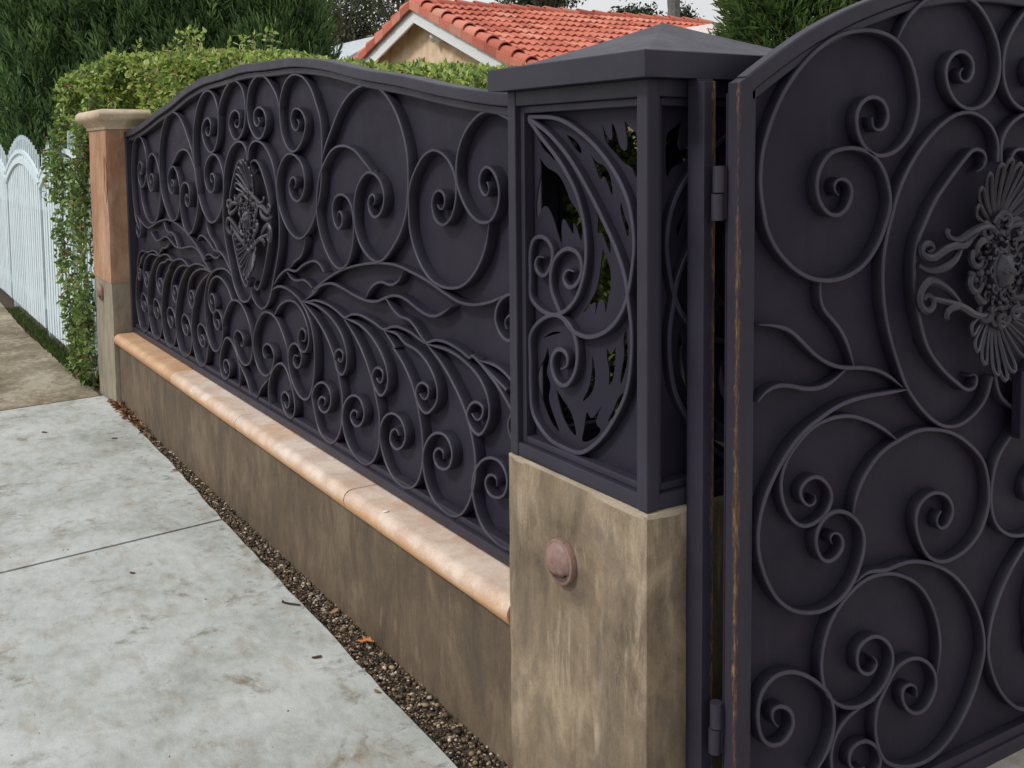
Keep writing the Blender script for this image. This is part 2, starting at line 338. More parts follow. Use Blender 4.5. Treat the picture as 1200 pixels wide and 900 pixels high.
# ------------------------------------------------------------------ measured outlines (metres; ground = 0)
PANEL = {
 'a4': [(-0.700, 1.082), (-0.640, 1.127), (-0.595, 1.227), (-0.578, 1.357), (-0.600, 1.477), (-0.645, 1.562), (-0.736, 1.598), (-0.778, 1.608), (-0.830, 1.603), (-0.876, 1.584), (-0.928, 1.545), (-0.958, 1.499), (-0.967, 1.462), (-0.965, 1.420), (-0.937, 1.374), (-0.891, 1.335), (-0.837, 1.317), (-0.784, 1.326), (-0.749, 1.363), (-0.742, 1.407), (-0.764, 1.446), (-0.803, 1.465), (-0.834, 1.449), (-0.844, 1.422), (-0.826, 1.392), (-0.804, 1.388), (-0.789, 1.406), (-0.804, 1.425)],
 'a3': [(-0.791, 1.326), (-0.793, 1.317), (-0.807, 1.267), (-0.839, 1.215), (-0.886, 1.170), (-0.943, 1.138), (-1.012, 1.124), (-1.083, 1.126), (-1.146, 1.145), (-1.210, 1.194), (-1.253, 1.262), (-1.262, 1.323), (-1.262, 1.373), (-1.247, 1.414), (-1.200, 1.465), (-1.156, 1.495), (-1.097, 1.509), (-1.031, 1.492), (-0.983, 1.452), (-0.967, 1.411), (-0.971, 1.373), (-0.988, 1.335), (-1.017, 1.310), (-1.052, 1.298), (-1.098, 1.315), (-1.113, 1.359), (-1.096, 1.388), (-1.060, 1.396), (-1.032, 1.376), (-1.041, 1.349), (-1.066, 1.340), (-1.079, 1.355)],
 'a2': [(-1.940, 1.472), (-1.917, 1.513), (-1.859, 1.572), (-1.764, 1.655), (-1.661, 1.704), (-1.545, 1.719), (-1.437, 1.695), (-1.354, 1.639), (-1.298, 1.571), (-1.266, 1.500), (-1.260, 1.424), (-1.272, 1.348), (-1.279, 1.322), (-1.316, 1.266), (-1.378, 1.212), (-1.435, 1.175), (-1.487, 1.157), (-1.552, 1.166), (-1.618, 1.200), (-1.657, 1.248), (-1.668, 1.304), (-1.663, 1.344), (-1.643, 1.384), (-1.607, 1.418), (-1.555, 1.440), (-1.494, 1.433), (-1.450, 1.405), (-1.431, 1.363), (-1.454, 1.319), (-1.506, 1.298), (-1.539, 1.310), (-1.554, 1.339), (-1.540, 1.365), (-1.509, 1.371), (-1.497, 1.350), (-1.518, 1.337)],
 'a1': [(-1.519, 1.442), (-1.577, 1.473), (-1.657, 1.512), (-1.757, 1.527), (-1.847, 1.513), (-1.928, 1.460), (-1.972, 1.411), (-1.997, 1.326), (-1.996, 1.277), (-1.968, 1.212), (-1.915, 1.155), (-1.855, 1.118), (-1.795, 1.108), (-1.742, 1.125), (-1.697, 1.169), (-1.672, 1.236), (-1.672, 1.287), (-1.684, 1.320), (-1.720, 1.352), (-1.781, 1.363), (-1.834, 1.346), (-1.852, 1.311), (-1.846, 1.278), (-1.825, 1.250), (-1.795, 1.245), (-1.764, 1.271), (-1.774, 1.299), (-1.799, 1.307), (-1.812, 1.286)],
 'b6': [(-2.178, 1.628), (-2.156, 1.612), (-2.180, 1.589), (-2.221, 1.594), (-2.244, 1.630), (-2.224, 1.661), (-2.184, 1.669), (-2.123, 1.651), (-2.092, 1.613), (-2.112, 1.570), (-2.167, 1.527), (-2.231, 1.509), (-2.285, 1.522), (-2.338, 1.568), (-2.362, 1.633), (-2.356, 1.705), (-2.304, 1.766), (-2.238, 1.791), (-2.183, 1.793), (-2.106, 1.776), (-2.033, 1.732), (-1.987, 1.676), (-1.950, 1.621), (-1.939, 1.546), (-1.944, 1.472), (-1.966, 1.366), (-2.021, 1.282), (-2.066, 1.237), (-2.128, 1.202), (-2.191, 1.185), (-2.281, 1.202), (-2.362, 1.253), (-2.406, 1.311), (-2.416, 1.357), (-2.412, 1.410), (-2.375, 1.457), (-2.325, 1.490), (-2.259, 1.502), (-2.179, 1.483), (-2.129, 1.446), (-2.115, 1.390), (-2.144, 1.346), (-2.208, 1.324), (-2.270, 1.348), (-2.283, 1.380), (-2.256, 1.411), (-2.216, 1.410), (-2.207, 1.388), (-2.232, 1.372)],
 'b5': [(-2.362, 1.676), (-2.393, 1.723), (-2.449, 1.768), (-2.516, 1.802), (-2.581, 1.816), (-2.664, 1.804), (-2.726, 1.767), (-2.755, 1.701), (-2.741, 1.631), (-2.684, 1.580), (-2.610, 1.562), (-2.551, 1.588), (-2.520, 1.631), (-2.548, 1.673), (-2.620, 1.689), (-2.671, 1.667), (-2.668, 1.629), (-2.637, 1.614), (-2.600, 1.630), (-2.623, 1.649)],
 'oval': [(-2.760, 1.475), (-2.749, 1.518), (-2.709, 1.546), (-2.642, 1.555), (-2.559, 1.537), (-2.491, 1.496), (-2.445, 1.443), (-2.421, 1.377), (-2.422, 1.357), (-2.404, 1.291), (-2.397, 1.205), (-2.410, 1.137), (-2.445, 1.067), (-2.492, 0.987), (-2.527, 0.929), (-2.583, 0.884), (-2.637, 0.867), (-2.712, 0.879), (-2.761, 0.909), (-2.766, 0.937)],
 'inner': [(-2.642, 1.441), (-2.676, 1.420), (-2.719, 1.433), (-2.727, 1.461), (-2.682, 1.477), (-2.629, 1.462), (-2.570, 1.408), (-2.523, 1.347), (-2.506, 1.314), (-2.501, 1.246), (-2.518, 1.170), (-2.555, 1.092), (-2.603, 1.018), (-2.650, 0.964), (-2.696, 0.938), (-2.728, 0.953), (-2.704, 0.977)],
 'stem': [(-2.504, 0.959), (-2.422, 0.982), (-2.307, 0.980), (-2.181, 0.949), (-2.097, 0.895), (-2.059, 0.831), (-2.052, 0.756), (-2.069, 0.671), (-2.113, 0.605), (-2.162, 0.581), (-2.233, 0.587), (-2.304, 0.635), (-2.333, 0.697), (-2.320, 0.749), (-2.275, 0.778), (-2.220, 0.775), (-2.185, 0.741), (-2.207, 0.702), (-2.250, 0.688), (-2.280, 0.709), (-2.259, 0.736), (-2.228, 0.734)],
 'c0': [(-2.492, 0.854), (-2.428, 0.903), (-2.329, 0.936), (-2.236, 0.936), (-2.158, 0.900), (-2.117, 0.848), (-2.115, 0.804), (-2.162, 0.761), (-2.215, 0.769), (-2.227, 0.800), (-2.210, 0.835), (-2.173, 0.850), (-2.141, 0.832), (-2.159, 0.802), (-2.187, 0.802)],
 'c1': [(-2.599, 0.684), (-2.597, 0.666), (-2.632, 0.672), (-2.641, 0.699), (-2.596, 0.727), (-2.533, 0.723), (-2.501, 0.690), (-2.530, 0.636), (-2.607, 0.592), (-2.693, 0.601), (-2.744, 0.643), (-2.761, 0.713), (-2.721, 0.784), (-2.639, 0.845), (-2.570, 0.861), (-2.472, 0.849), (-2.406, 0.807), (-2.352, 0.754), (-2.334, 0.717)],
 'c3': [(-2.564, 0.472), (-2.580, 0.536), (-2.542, 0.613), (-2.446, 0.671), (-2.378, 0.669), (-2.323, 0.625), (-2.289, 0.578), (-2.274, 0.527), (-2.306, 0.481), (-2.363, 0.475), (-2.419, 0.511), (-2.426, 0.544), (-2.385, 0.569), (-2.338, 0.555), (-2.337, 0.525), (-2.376, 0.505), (-2.394, 0.527)],
 'c4': [(-2.726, 0.472), (-2.677, 0.524), (-2.620, 0.560), (-2.565, 0.588)],
 'fern': [(-2.181, 0.949), (-2.110, 0.958), (-2.041, 0.970), (-1.911, 0.968), (-1.826, 0.954), (-1.775, 0.942), (-1.715, 0.960), (-1.644, 0.968), (-1.535, 0.958), (-1.458, 0.945), (-1.407, 0.960), (-1.358, 0.968), (-1.334, 0.968), (-1.264, 0.963), (-1.213, 0.952), (-1.164, 0.947), (-1.110, 0.963), (-1.047, 0.967), (-0.968, 0.958), (-0.901, 0.944), (-0.901, 0.953), (-0.820, 0.928), (-0.767, 0.910), (-0.716, 0.891)],
 'l0': [(-2.154, 0.948), (-2.045, 0.908), (-1.965, 0.869), (-1.904, 0.823), (-1.857, 0.770), (-1.825, 0.716), (-1.805, 0.659), (-1.805, 0.605), (-1.814, 0.570), (-1.844, 0.518), (-1.909, 0.472), (-1.981, 0.472), (-2.038, 0.500), (-2.080, 0.573), (-2.094, 0.603), (-2.071, 0.642), (-2.010, 0.674), (-1.953, 0.677), (-1.911, 0.651), (-1.911, 0.617), (-1.947, 0.581), (-1.992, 0.569), (-2.029, 0.581), (-2.031, 0.602), (-2.000, 0.624), (-1.964, 0.622), (-1.962, 0.605), (-1.985, 0.594)],
 's0': [(-2.145, 0.951), (-2.076, 0.955), (-1.993, 0.949), (-1.882, 0.923), (-1.793, 0.876), (-1.756, 0.817), (-1.762, 0.774), (-1.804, 0.738), (-1.843, 0.745), (-1.866, 0.775), (-1.858, 0.809), (-1.819, 0.826), (-1.786, 0.815), (-1.793, 0.792), (-1.821, 0.779), (-1.833, 0.792)],
 'l1': [(-1.767, 0.937), (-1.676, 0.887), (-1.609, 0.835), (-1.557, 0.775), (-1.520, 0.715), (-1.499, 0.664), (-1.499, 0.608), (-1.504, 0.567), (-1.537, 0.513), (-1.604, 0.472), (-1.684, 0.472), (-1.764, 0.507), (-1.803, 0.570), (-1.789, 0.636), (-1.715, 0.684), (-1.647, 0.682), (-1.616, 0.641), (-1.651, 0.596), (-1.703, 0.583), (-1.735, 0.604), (-1.714, 0.633), (-1.675, 0.634), (-1.680, 0.614)],
 's1': [(-1.760, 0.942), (-1.645, 0.936), (-1.551, 0.911), (-1.474, 0.867), (-1.432, 0.820), (-1.428, 0.777), (-1.455, 0.742), (-1.491, 0.727), (-1.532, 0.749), (-1.547, 0.777), (-1.529, 0.806), (-1.496, 0.817), (-1.461, 0.807), (-1.468, 0.779), (-1.495, 0.767), (-1.511, 0.781)],
 'l2': [(-1.452, 0.942), (-1.373, 0.897), (-1.395, 0.902), (-1.324, 0.861), (-1.261, 0.805), (-1.221, 0.735), (-1.198, 0.662), (-1.195, 0.609), (-1.214, 0.542), (-1.250, 0.499), (-1.309, 0.472), (-1.385, 0.473), (-1.458, 0.512), (-1.498, 0.577), (-1.492, 0.629), (-1.455, 0.668), (-1.398, 0.688), (-1.340, 0.678), (-1.311, 0.637), (-1.334, 0.599), (-1.384, 0.577), (-1.423, 0.591), (-1.416, 0.625), (-1.374, 0.643), (-1.360, 0.626)],
 's2': [(-1.446, 0.944), (-1.359, 0.945), (-1.312, 0.926), (-1.218, 0.913), (-1.145, 0.880), (-1.101, 0.835), (-1.096, 0.795), (-1.129, 0.758), (-1.174, 0.735), (-1.215, 0.748), (-1.236, 0.783), (-1.222, 0.811), (-1.188, 0.825), (-1.150, 0.814), (-1.156, 0.788), (-1.189, 0.774), (-1.209, 0.788)],
 'l3': [(-1.159, 0.945), (-1.065, 0.901), (-0.991, 0.848), (-0.934, 0.794), (-0.900, 0.738), (-0.880, 0.678), (-0.881, 0.621), (-0.912, 0.549), (-0.956, 0.498), (-1.009, 0.472), (-1.078, 0.472), (-1.149, 0.497), (-1.189, 0.556), (-1.192, 0.610), (-1.160, 0.660), (-1.103, 0.693), (-1.044, 0.694), (-1.011, 0.661), (-1.024, 0.617), (-1.067, 0.594), (-1.114, 0.598), (-1.124, 0.626), (-1.092, 0.651), (-1.062, 0.645), (-1.066, 0.625)],
 's3': [(-1.151, 0.945), (-1.018, 0.946), (-0.916, 0.926), (-0.847, 0.896), (-0.808, 0.855), (-0.799, 0.812), (-0.823, 0.769), (-0.858, 0.742), (-0.899, 0.752), (-0.923, 0.782), (-0.905, 0.815), (-0.869, 0.831), (-0.831, 0.821), (-0.843, 0.792), (-0.875, 0.780), (-0.894, 0.794)],
 'v1': [(-2.154, 0.955), (-2.039, 1.003), (-2.073, 0.998), (-1.971, 1.042), (-1.811, 1.098), (-1.649, 1.133), (-1.500, 1.153), (-1.362, 1.158), (-1.257, 1.147), (-1.147, 1.130), (-1.043, 1.106), (-0.964, 1.091), (-0.888, 1.092), (-0.797, 1.110), (-0.707, 1.141)],
 'v2': [(-2.145, 0.960), (-2.039, 1.001), (-2.005, 1.022), (-1.890, 1.048), (-1.784, 1.042), (-1.683, 1.029), (-1.586, 1.023), (-1.506, 1.029), (-1.441, 1.048), (-1.366, 1.064), (-1.295, 1.060), (-1.227, 1.043), (-1.161, 1.031), (-1.107, 1.033), (-1.055, 1.050), (-1.009, 1.072)],
 'v2a': [(-1.593, 1.026), (-1.557, 1.061), (-1.516, 1.084), (-1.464, 1.096), (-1.402, 1.093), (-1.352, 1.106), (-1.322, 1.127), (-1.313, 1.144)],
 'v2b': [(-1.431, 1.047), (-1.386, 1.020), (-1.333, 1.003), (-1.274, 1.001), (-1.229, 0.983), (-1.196, 0.963), (-1.166, 0.951)],
 'v3': [(-2.482, 0.982), (-2.399, 1.031), (-2.320, 1.058), (-2.227, 1.060), (-2.153, 1.089), (-2.066, 1.111), (-2.032, 1.115), (-1.983, 1.107), (-1.944, 1.083)],
 'v3a': [(-2.335, 1.051), (-2.284, 1.028), (-2.230, 1.024), (-2.157, 1.034), (-2.105, 1.027), (-2.069, 1.012)],
 'v3b': [(-2.123, 1.199), (-2.131, 1.164), (-2.169, 1.123), (-2.243, 1.094), (-2.291, 1.064)],
 'e1': [(-0.646, 1.146), (-0.707, 1.139), (-0.750, 1.112), (-0.766, 1.070), (-0.747, 1.037), (-0.709, 1.021), (-0.660, 1.041), (-0.647, 1.077), (-0.675, 1.093), (-0.708, 1.082), (-0.721, 1.065), (-0.709, 1.051)],
 'l4': [(-0.861, 0.945), (-0.767, 0.901), (-0.693, 0.848), (-0.636, 0.794), (-0.602, 0.738), (-0.582, 0.678), (-0.583, 0.621), (-0.614, 0.549), (-0.658, 0.498), (-0.711, 0.472), (-0.780, 0.472), (-0.851, 0.497), (-0.891, 0.556), (-0.894, 0.610), (-0.862, 0.660), (-0.805, 0.693), (-0.746, 0.694), (-0.713, 0.661), (-0.726, 0.617), (-0.769, 0.594), (-0.816, 0.598), (-0.826, 0.626), (-0.794, 0.651), (-0.764, 0.645), (-0.768, 0.625)],
 's4': [(-0.853, 0.945), (-0.770, 0.946), (-0.707, 0.928), (-0.665, 0.901), (-0.640, 0.864), (-0.635, 0.825), (-0.650, 0.786), (-0.671, 0.763), (-0.697, 0.771), (-0.711, 0.799), (-0.700, 0.828), (-0.678, 0.842), (-0.655, 0.834), (-0.662, 0.808), (-0.682, 0.796), (-0.694, 0.809)]}
GATE = {
 'g1': [(0.498, 1.567), (0.496, 1.552), (0.509, 1.539), (0.532, 1.542), (0.548, 1.565), (0.534, 1.598), (0.497, 1.608), (0.462, 1.592), (0.450, 1.562), (0.460, 1.527), (0.483, 1.501), (0.522, 1.487), (0.576, 1.498), (0.623, 1.537), (0.643, 1.589), (0.636, 1.641), (0.610, 1.692), (0.562, 1.728), (0.500, 1.741), (0.440, 1.737), (0.383, 1.722), (0.314, 1.681), (0.253, 1.622), (0.214, 1.560), (0.189, 1.494), (0.185, 1.433), (0.194, 1.385), (0.204, 1.350), (0.231, 1.310), (0.272, 1.274), (0.318, 1.250), (0.364, 1.240), (0.422, 1.242), (0.482, 1.265), (0.527, 1.309), (0.553, 1.360), (0.560, 1.385), (0.555, 1.418), (0.538, 1.455), (0.507, 1.486), (0.461, 1.502), (0.416, 1.503), (0.373, 1.492), (0.344, 1.458), (0.338, 1.424), (0.350, 1.394), (0.383, 1.370), (0.416, 1.374), (0.439, 1.401), (0.438, 1.429), (0.410, 1.444), (0.387, 1.434), (0.389, 1.415), (0.402, 1.410)],
 'g2': [(0.570, 1.725), (0.600, 1.769), (0.647, 1.806), (0.703, 1.829), (0.762, 1.836), (0.832, 1.817), (0.879, 1.779), (0.913, 1.731), (0.922, 1.688), (0.916, 1.649), (0.886, 1.609), (0.842, 1.589), (0.806, 1.588), (0.762, 1.607), (0.735, 1.644), (0.732, 1.676), (0.754, 1.703), (0.788, 1.712), (0.820, 1.697), (0.828, 1.671), (0.808, 1.646), (0.782, 1.649), (0.775, 1.666), (0.790, 1.675)],
 'oval': [(0.922, 1.470), (0.922, 1.509), (0.902, 1.543), (0.860, 1.570), (0.815, 1.580), (0.763, 1.572), (0.713, 1.548), (0.656, 1.505), (0.609, 1.453), (0.579, 1.402), (0.564, 1.361), (0.550, 1.323), (0.539, 1.272), (0.538, 1.225), (0.546, 1.166), (0.564, 1.107), (0.589, 1.051), (0.623, 0.990), (0.666, 0.943), (0.718, 0.903), (0.762, 0.884), (0.816, 0.883), (0.869, 0.904), (0.905, 0.934), (0.922, 0.977)],
 'inner': [(0.843, 1.449), (0.865, 1.454), (0.880, 1.471), (0.873, 1.490), (0.836, 1.499), (0.802, 1.477), (0.751, 1.434), (0.702, 1.387), (0.670, 1.340), (0.650, 1.308), (0.638, 1.250), (0.642, 1.196), (0.656, 1.146), (0.687, 1.072), (0.740, 1.017), (0.794, 0.979), (0.831, 0.958), (0.858, 0.960), (0.869, 0.976), (0.856, 0.994), (0.837, 0.989)],
 'v1': [(0.353, 1.239), (0.352, 1.209), (0.362, 1.183), (0.395, 1.154), (0.421, 1.126), (0.440, 1.093), (0.456, 1.053)],
 'v2': [(0.182, 1.168), (0.226, 1.162), (0.267, 1.149), (0.302, 1.123), (0.338, 1.094), (0.382, 1.069), (0.426, 1.056), (0.472, 1.051), (0.526, 1.039), (0.566, 1.021), (0.611, 0.991)],
 'v3': [(0.430, 1.053), (0.390, 1.032), (0.354, 1.024), (0.311, 1.027), (0.276, 1.037), (0.235, 1.043), (0.201, 1.034), (0.182, 1.018)],
 'v4': [(0.628, 0.986), (0.559, 0.987), (0.488, 0.988), (0.421, 0.982), (0.362, 0.964), (0.306, 0.939), (0.264, 0.906), (0.224, 0.858), (0.198, 0.813), (0.185, 0.760), (0.189, 0.710), (0.196, 0.690), (0.210, 0.657), (0.241, 0.612), (0.283, 0.580), (0.326, 0.564), (0.377, 0.558), (0.429, 0.572), (0.467, 0.604), (0.489, 0.647), (0.494, 0.676), (0.488, 0.704), (0.464, 0.733), (0.433, 0.753), (0.396, 0.760), (0.363, 0.745), (0.347, 0.717), (0.353, 0.685), (0.375, 0.660), (0.405, 0.660), (0.429, 0.679), (0.423, 0.704), (0.402, 0.717), (0.385, 0.710), (0.395, 0.694)],
 'v5': [(0.605, 0.871), (0.561, 0.904), (0.505, 0.933), (0.444, 0.953), (0.392, 0.956), (0.341, 0.947), (0.299, 0.923), (0.261, 0.886), (0.248, 0.848), (0.255, 0.807), (0.277, 0.770), (0.309, 0.747), (0.345, 0.746), (0.381, 0.762), (0.396, 0.791), (0.383, 0.819), (0.350, 0.842), (0.318, 0.838), (0.301, 0.819), (0.312, 0.796), (0.333, 0.783), (0.352, 0.791), (0.345, 0.804)],
 'v6': [(0.458, 0.737), (0.470, 0.782), (0.500, 0.825), (0.546, 0.860), (0.602, 0.878), (0.660, 0.889), (0.719, 0.884), (0.789, 0.864), (0.854, 0.825), (0.902, 0.779), (0.922, 0.722), (0.922, 0.669), (0.899, 0.621), (0.854, 0.589), (0.800, 0.575), (0.756, 0.576), (0.711, 0.597), (0.676, 0.644), (0.662, 0.692), (0.677, 0.725), (0.715, 0.740), (0.755, 0.733), (0.786, 0.707), (0.792, 0.677), (0.771, 0.654), (0.744, 0.655), (0.733, 0.678), (0.750, 0.694)],
 'v7': [(0.467, 0.593), (0.506, 0.607), (0.570, 0.599), (0.610, 0.602), (0.660, 0.598), (0.729, 0.575), (0.802, 0.533), (0.868, 0.465), (0.908, 0.396), (0.921, 0.326), (0.900, 0.260), (0.860, 0.199), (0.798, 0.146), (0.736, 0.124), (0.675, 0.125), (0.615, 0.143), (0.573, 0.171), (0.547, 0.219), (0.540, 0.266), (0.549, 0.303), (0.577, 0.339), (0.609, 0.370), (0.650, 0.378), (0.693, 0.367), (0.736, 0.329), (0.745, 0.291), (0.731, 0.260), (0.697, 0.243), (0.663, 0.251), (0.632, 0.284), (0.627, 0.314), (0.649, 0.322), (0.678, 0.304), (0.677, 0.284)],
 'v8': [(0.747, 0.320), (0.756, 0.370), (0.748, 0.424), (0.724, 0.482), (0.679, 0.538), (0.619, 0.575), (0.570, 0.591), (0.506, 0.594), (0.452, 0.575), (0.400, 0.534), (0.373, 0.477), (0.369, 0.431), (0.381, 0.385), (0.412, 0.349), (0.458, 0.324), (0.513, 0.319), (0.560, 0.338), (0.592, 0.380), (0.587, 0.421), (0.549, 0.456), (0.513, 0.462), (0.482, 0.448), (0.477, 0.417), (0.495, 0.390), (0.527, 0.381), (0.544, 0.399), (0.526, 0.419)],
 'v9': [(0.354, 0.216), (0.391, 0.252), (0.409, 0.301), (0.398, 0.364), (0.362, 0.404), (0.314, 0.438), (0.271, 0.455), (0.229, 0.454), (0.196, 0.428), (0.188, 0.384), (0.200, 0.339), (0.224, 0.316), (0.259, 0.310), (0.287, 0.333), (0.283, 0.366), (0.252, 0.390), (0.227, 0.388), (0.231, 0.361), (0.246, 0.348)],
 'v10': [(0.541, 0.317), (0.474, 0.311), (0.428, 0.287), (0.406, 0.253), (0.407, 0.204), (0.438, 0.160), (0.486, 0.136), (0.533, 0.139), (0.561, 0.164), (0.549, 0.206), (0.507, 0.235), (0.468, 0.230), (0.458, 0.203), (0.485, 0.175), (0.508, 0.176)]}
CAGE = {
 'p1': [(-0.464, 1.582), (-0.338, 1.573), (-0.246, 1.538), (-0.170, 1.489), (-0.118, 1.439), (-0.088, 1.390), (-0.074, 1.322), (-0.080, 1.272), (-0.090, 1.230), (-0.108, 1.187), (-0.139, 1.151), (-0.182, 1.124), (-0.238, 1.109), (-0.295, 1.118), (-0.337, 1.145)],
 'p2': [(-0.471, 1.578), (-0.375, 1.542), (-0.292, 1.485), (-0.224, 1.417), (-0.170, 1.354), (-0.129, 1.299), (-0.101, 1.245), (-0.092, 1.198), (-0.082, 1.149), (-0.083, 1.086), (-0.098, 1.019), (-0.140, 0.952), (-0.194, 0.894), (-0.262, 0.852), (-0.322, 0.843), (-0.384, 0.857), (-0.448, 0.901), (-0.480, 0.961), (-0.489, 1.019), (-0.465, 1.081), (-0.406, 1.125), (-0.343, 1.142), (-0.289, 1.120), (-0.269, 1.075), (-0.278, 1.026), (-0.318, 0.988), (-0.357, 0.998), (-0.369, 1.038), (-0.344, 1.067), (-0.308, 1.061), (-0.305, 1.036), (-0.332, 1.024)],
 'p3': [(-0.478, 1.574), (-0.401, 1.530), (-0.328, 1.475), (-0.270, 1.409), (-0.242, 1.337), (-0.239, 1.271), (-0.257, 1.216), (-0.277, 1.186), (-0.313, 1.157), (-0.355, 1.141), (-0.405, 1.143), (-0.457, 1.169), (-0.481, 1.203), (-0.490, 1.235), (-0.482, 1.272), (-0.442, 1.304), (-0.397, 1.311), (-0.364, 1.285), (-0.373, 1.246), (-0.404, 1.222), (-0.436, 1.240), (-0.426, 1.266), (-0.398, 1.265)],
 'p4': [(-0.333, 1.143), (-0.355, 1.174), (-0.365, 1.184), (-0.373, 1.225), (-0.354, 1.268), (-0.305, 1.293), (-0.262, 1.281), (-0.252, 1.250), (-0.273, 1.218), (-0.306, 1.207), (-0.324, 1.226), (-0.306, 1.248), (-0.282, 1.244)]}
HOLES = [
 [(-0.437, 1.489), (-0.411, 1.468), (-0.368, 1.454), (-0.338, 1.427), (-0.317, 1.394), (-0.291, 1.374), (-0.274, 1.341), (-0.278, 1.306), (-0.295, 1.337), (-0.309, 1.353), (-0.305, 1.318), (-0.324, 1.337), (-0.348, 1.358), (-0.353, 1.323), (-0.351, 1.294), (-0.369, 1.322), (-0.387, 1.356), (-0.419, 1.383), (-0.451, 1.349), (-0.455, 1.381), (-0.444, 1.425), (-0.434, 1.453)],
 [(-0.202, 1.560), (-0.184, 1.530), (-0.168, 1.521), (-0.170, 1.564), (-0.153, 1.539), (-0.142, 1.508), (-0.120, 1.501), (-0.120, 1.536), (-0.130, 1.567), (-0.107, 1.545), (-0.091, 1.541), (-0.090, 1.445), (-0.102, 1.470), (-0.127, 1.476), (-0.158, 1.498), (-0.190, 1.521)],
 [(-0.244, 1.499), (-0.222, 1.479), (-0.195, 1.473), (-0.174, 1.450), (-0.167, 1.407), (-0.185, 1.437), (-0.201, 1.456), (-0.206, 1.437), (-0.222, 1.463)],
 [(-0.333, 1.540), (-0.296, 1.526), (-0.273, 1.502), (-0.276, 1.495), (-0.307, 1.514)],
 [(-0.446, 1.535), (-0.411, 1.517), (-0.380, 1.489), (-0.371, 1.477), (-0.405, 1.499), (-0.423, 1.506)],
 [(-0.234, 1.397), (-0.212, 1.371), (-0.185, 1.346), (-0.174, 1.289), (-0.196, 1.320), (-0.207, 1.339), (-0.221, 1.325), (-0.217, 1.364)],
 [(-0.139, 1.400), (-0.127, 1.369), (-0.112, 1.350), (-0.117, 1.324), (-0.127, 1.350), (-0.143, 1.386)],
 [(-0.201, 1.300), (-0.177, 1.262), (-0.173, 1.217), (-0.180, 1.206), (-0.193, 1.160), (-0.195, 1.190), (-0.211, 1.195), (-0.230, 1.152), (-0.226, 1.186), (-0.275, 1.153), (-0.224, 1.211)],
 [(-0.122, 1.142), (-0.117, 1.091), (-0.126, 1.051), (-0.143, 1.020), (-0.138, 1.055), (-0.128, 1.089), (-0.133, 1.121)],
 [(-0.188, 1.093), (-0.175, 1.075), (-0.156, 1.101), (-0.161, 1.064), (-0.165, 1.031), (-0.182, 1.010), (-0.179, 1.048), (-0.189, 1.070)],
 [(-0.239, 1.068), (-0.229, 1.033), (-0.238, 0.990), (-0.278, 0.959), (-0.253, 0.994), (-0.242, 1.031)],
 [(-0.124, 1.012), (-0.136, 0.990), (-0.149, 0.965), (-0.188, 0.933), (-0.165, 0.965), (-0.149, 0.994)],
 [(-0.205, 0.966), (-0.223, 0.939), (-0.229, 0.917), (-0.206, 0.916), (-0.225, 0.894), (-0.280, 0.870), (-0.271, 0.901), (-0.259, 0.945), (-0.248, 0.927)],
 [(-0.377, 0.968), (-0.348, 0.948), (-0.318, 0.926), (-0.300, 0.876), (-0.337, 0.894), (-0.361, 0.924)],
 [(-0.410, 1.060), (-0.404, 1.031), (-0.417, 1.000), (-0.398, 0.974), (-0.409, 0.943), (-0.365, 0.871), (-0.399, 0.887), (-0.425, 0.918), (-0.453, 0.964), (-0.450, 1.001), (-0.426, 1.027)],
 [(-0.432, 1.076), (-0.388, 1.098), (-0.353, 1.101), (-0.397, 1.088)]]
MEDAL = [
 [(-0.014, 0.074), (-0.024, 0.092), (-0.047, 0.102), (-0.083, 0.102), (-0.123, 0.091), (-0.153, 0.077), (-0.179, 0.079), (-0.195, 0.092), (-0.187, 0.101)],
 [(-0.056, 0.097), (-0.105, 0.085), (-0.139, 0.062), (-0.166, 0.066), (-0.196, 0.063), (-0.225, 0.053), (-0.246, 0.043), (-0.271, 0.045), (-0.287, 0.057), (-0.281, 0.072), (-0.255, 0.076), (-0.236, 0.065), (-0.244, 0.052), (-0.258, 0.054)],
 [(-0.139, 0.062), (-0.169, 0.036), (-0.203, 0.022), (-0.236, 0.015), (-0.266, 0.017), (-0.285, 0.030)],
 [(-0.139, -0.065), (-0.175, -0.038), (-0.218, -0.015), (-0.261, -0.004), (-0.285, -0.018), (-0.295, -0.041), (-0.279, -0.064), (-0.254, -0.072), (-0.234, -0.057), (-0.243, -0.039), (-0.264, -0.036), (-0.268, -0.046)],
 [(-0.234, -0.046), (-0.191, -0.057), (-0.147, -0.070), (-0.102, -0.091), (-0.057, -0.098), (-0.019, -0.078)],
 [(-0.130, -0.076), (-0.169, -0.067), (-0.195, -0.074), (-0.201, -0.088), (-0.181, -0.093)],
 [(-0.045, 0.065), (-0.082, 0.074), (-0.099, 0.057), (-0.090, 0.037)],
 [(-0.045, -0.065), (-0.081, -0.065), (-0.095, -0.047), (-0.087, -0.028)]]
PALM_UP = [(-0.118, 0.145), (-0.109, 0.186), (-0.079, 0.218), (-0.035, 0.239), (0.000, 0.250)]
PALM_DN = [(-0.127, -0.126), (-0.111, -0.167), (-0.081, -0.201), (-0.032, -0.232), (0.000, -0.248)]
TOPD = [0.0, 0.3, 0.6, 0.9, 1.2, 1.5, 1.7, 1.9, 2.1, 2.27]
TOPZ = [1.873, 1.86, 1.855, 1.822, 1.768, 1.731, 1.695, 1.668, 1.645, 1.64]
GTOPD = [0.8045, 0.713, 0.612, 0.491, 0.317, 0.16, 0]
GTOPZ = [1.627, 1.683, 1.738, 1.788, 1.843, 1.87, 1.879]
HZ0, HZ1 = 1.423, .372     # hinge heights
PXC = -2.766     # middle of the fence panel (X)
GYC = 0.928      # middle of the gate leaf (Y)

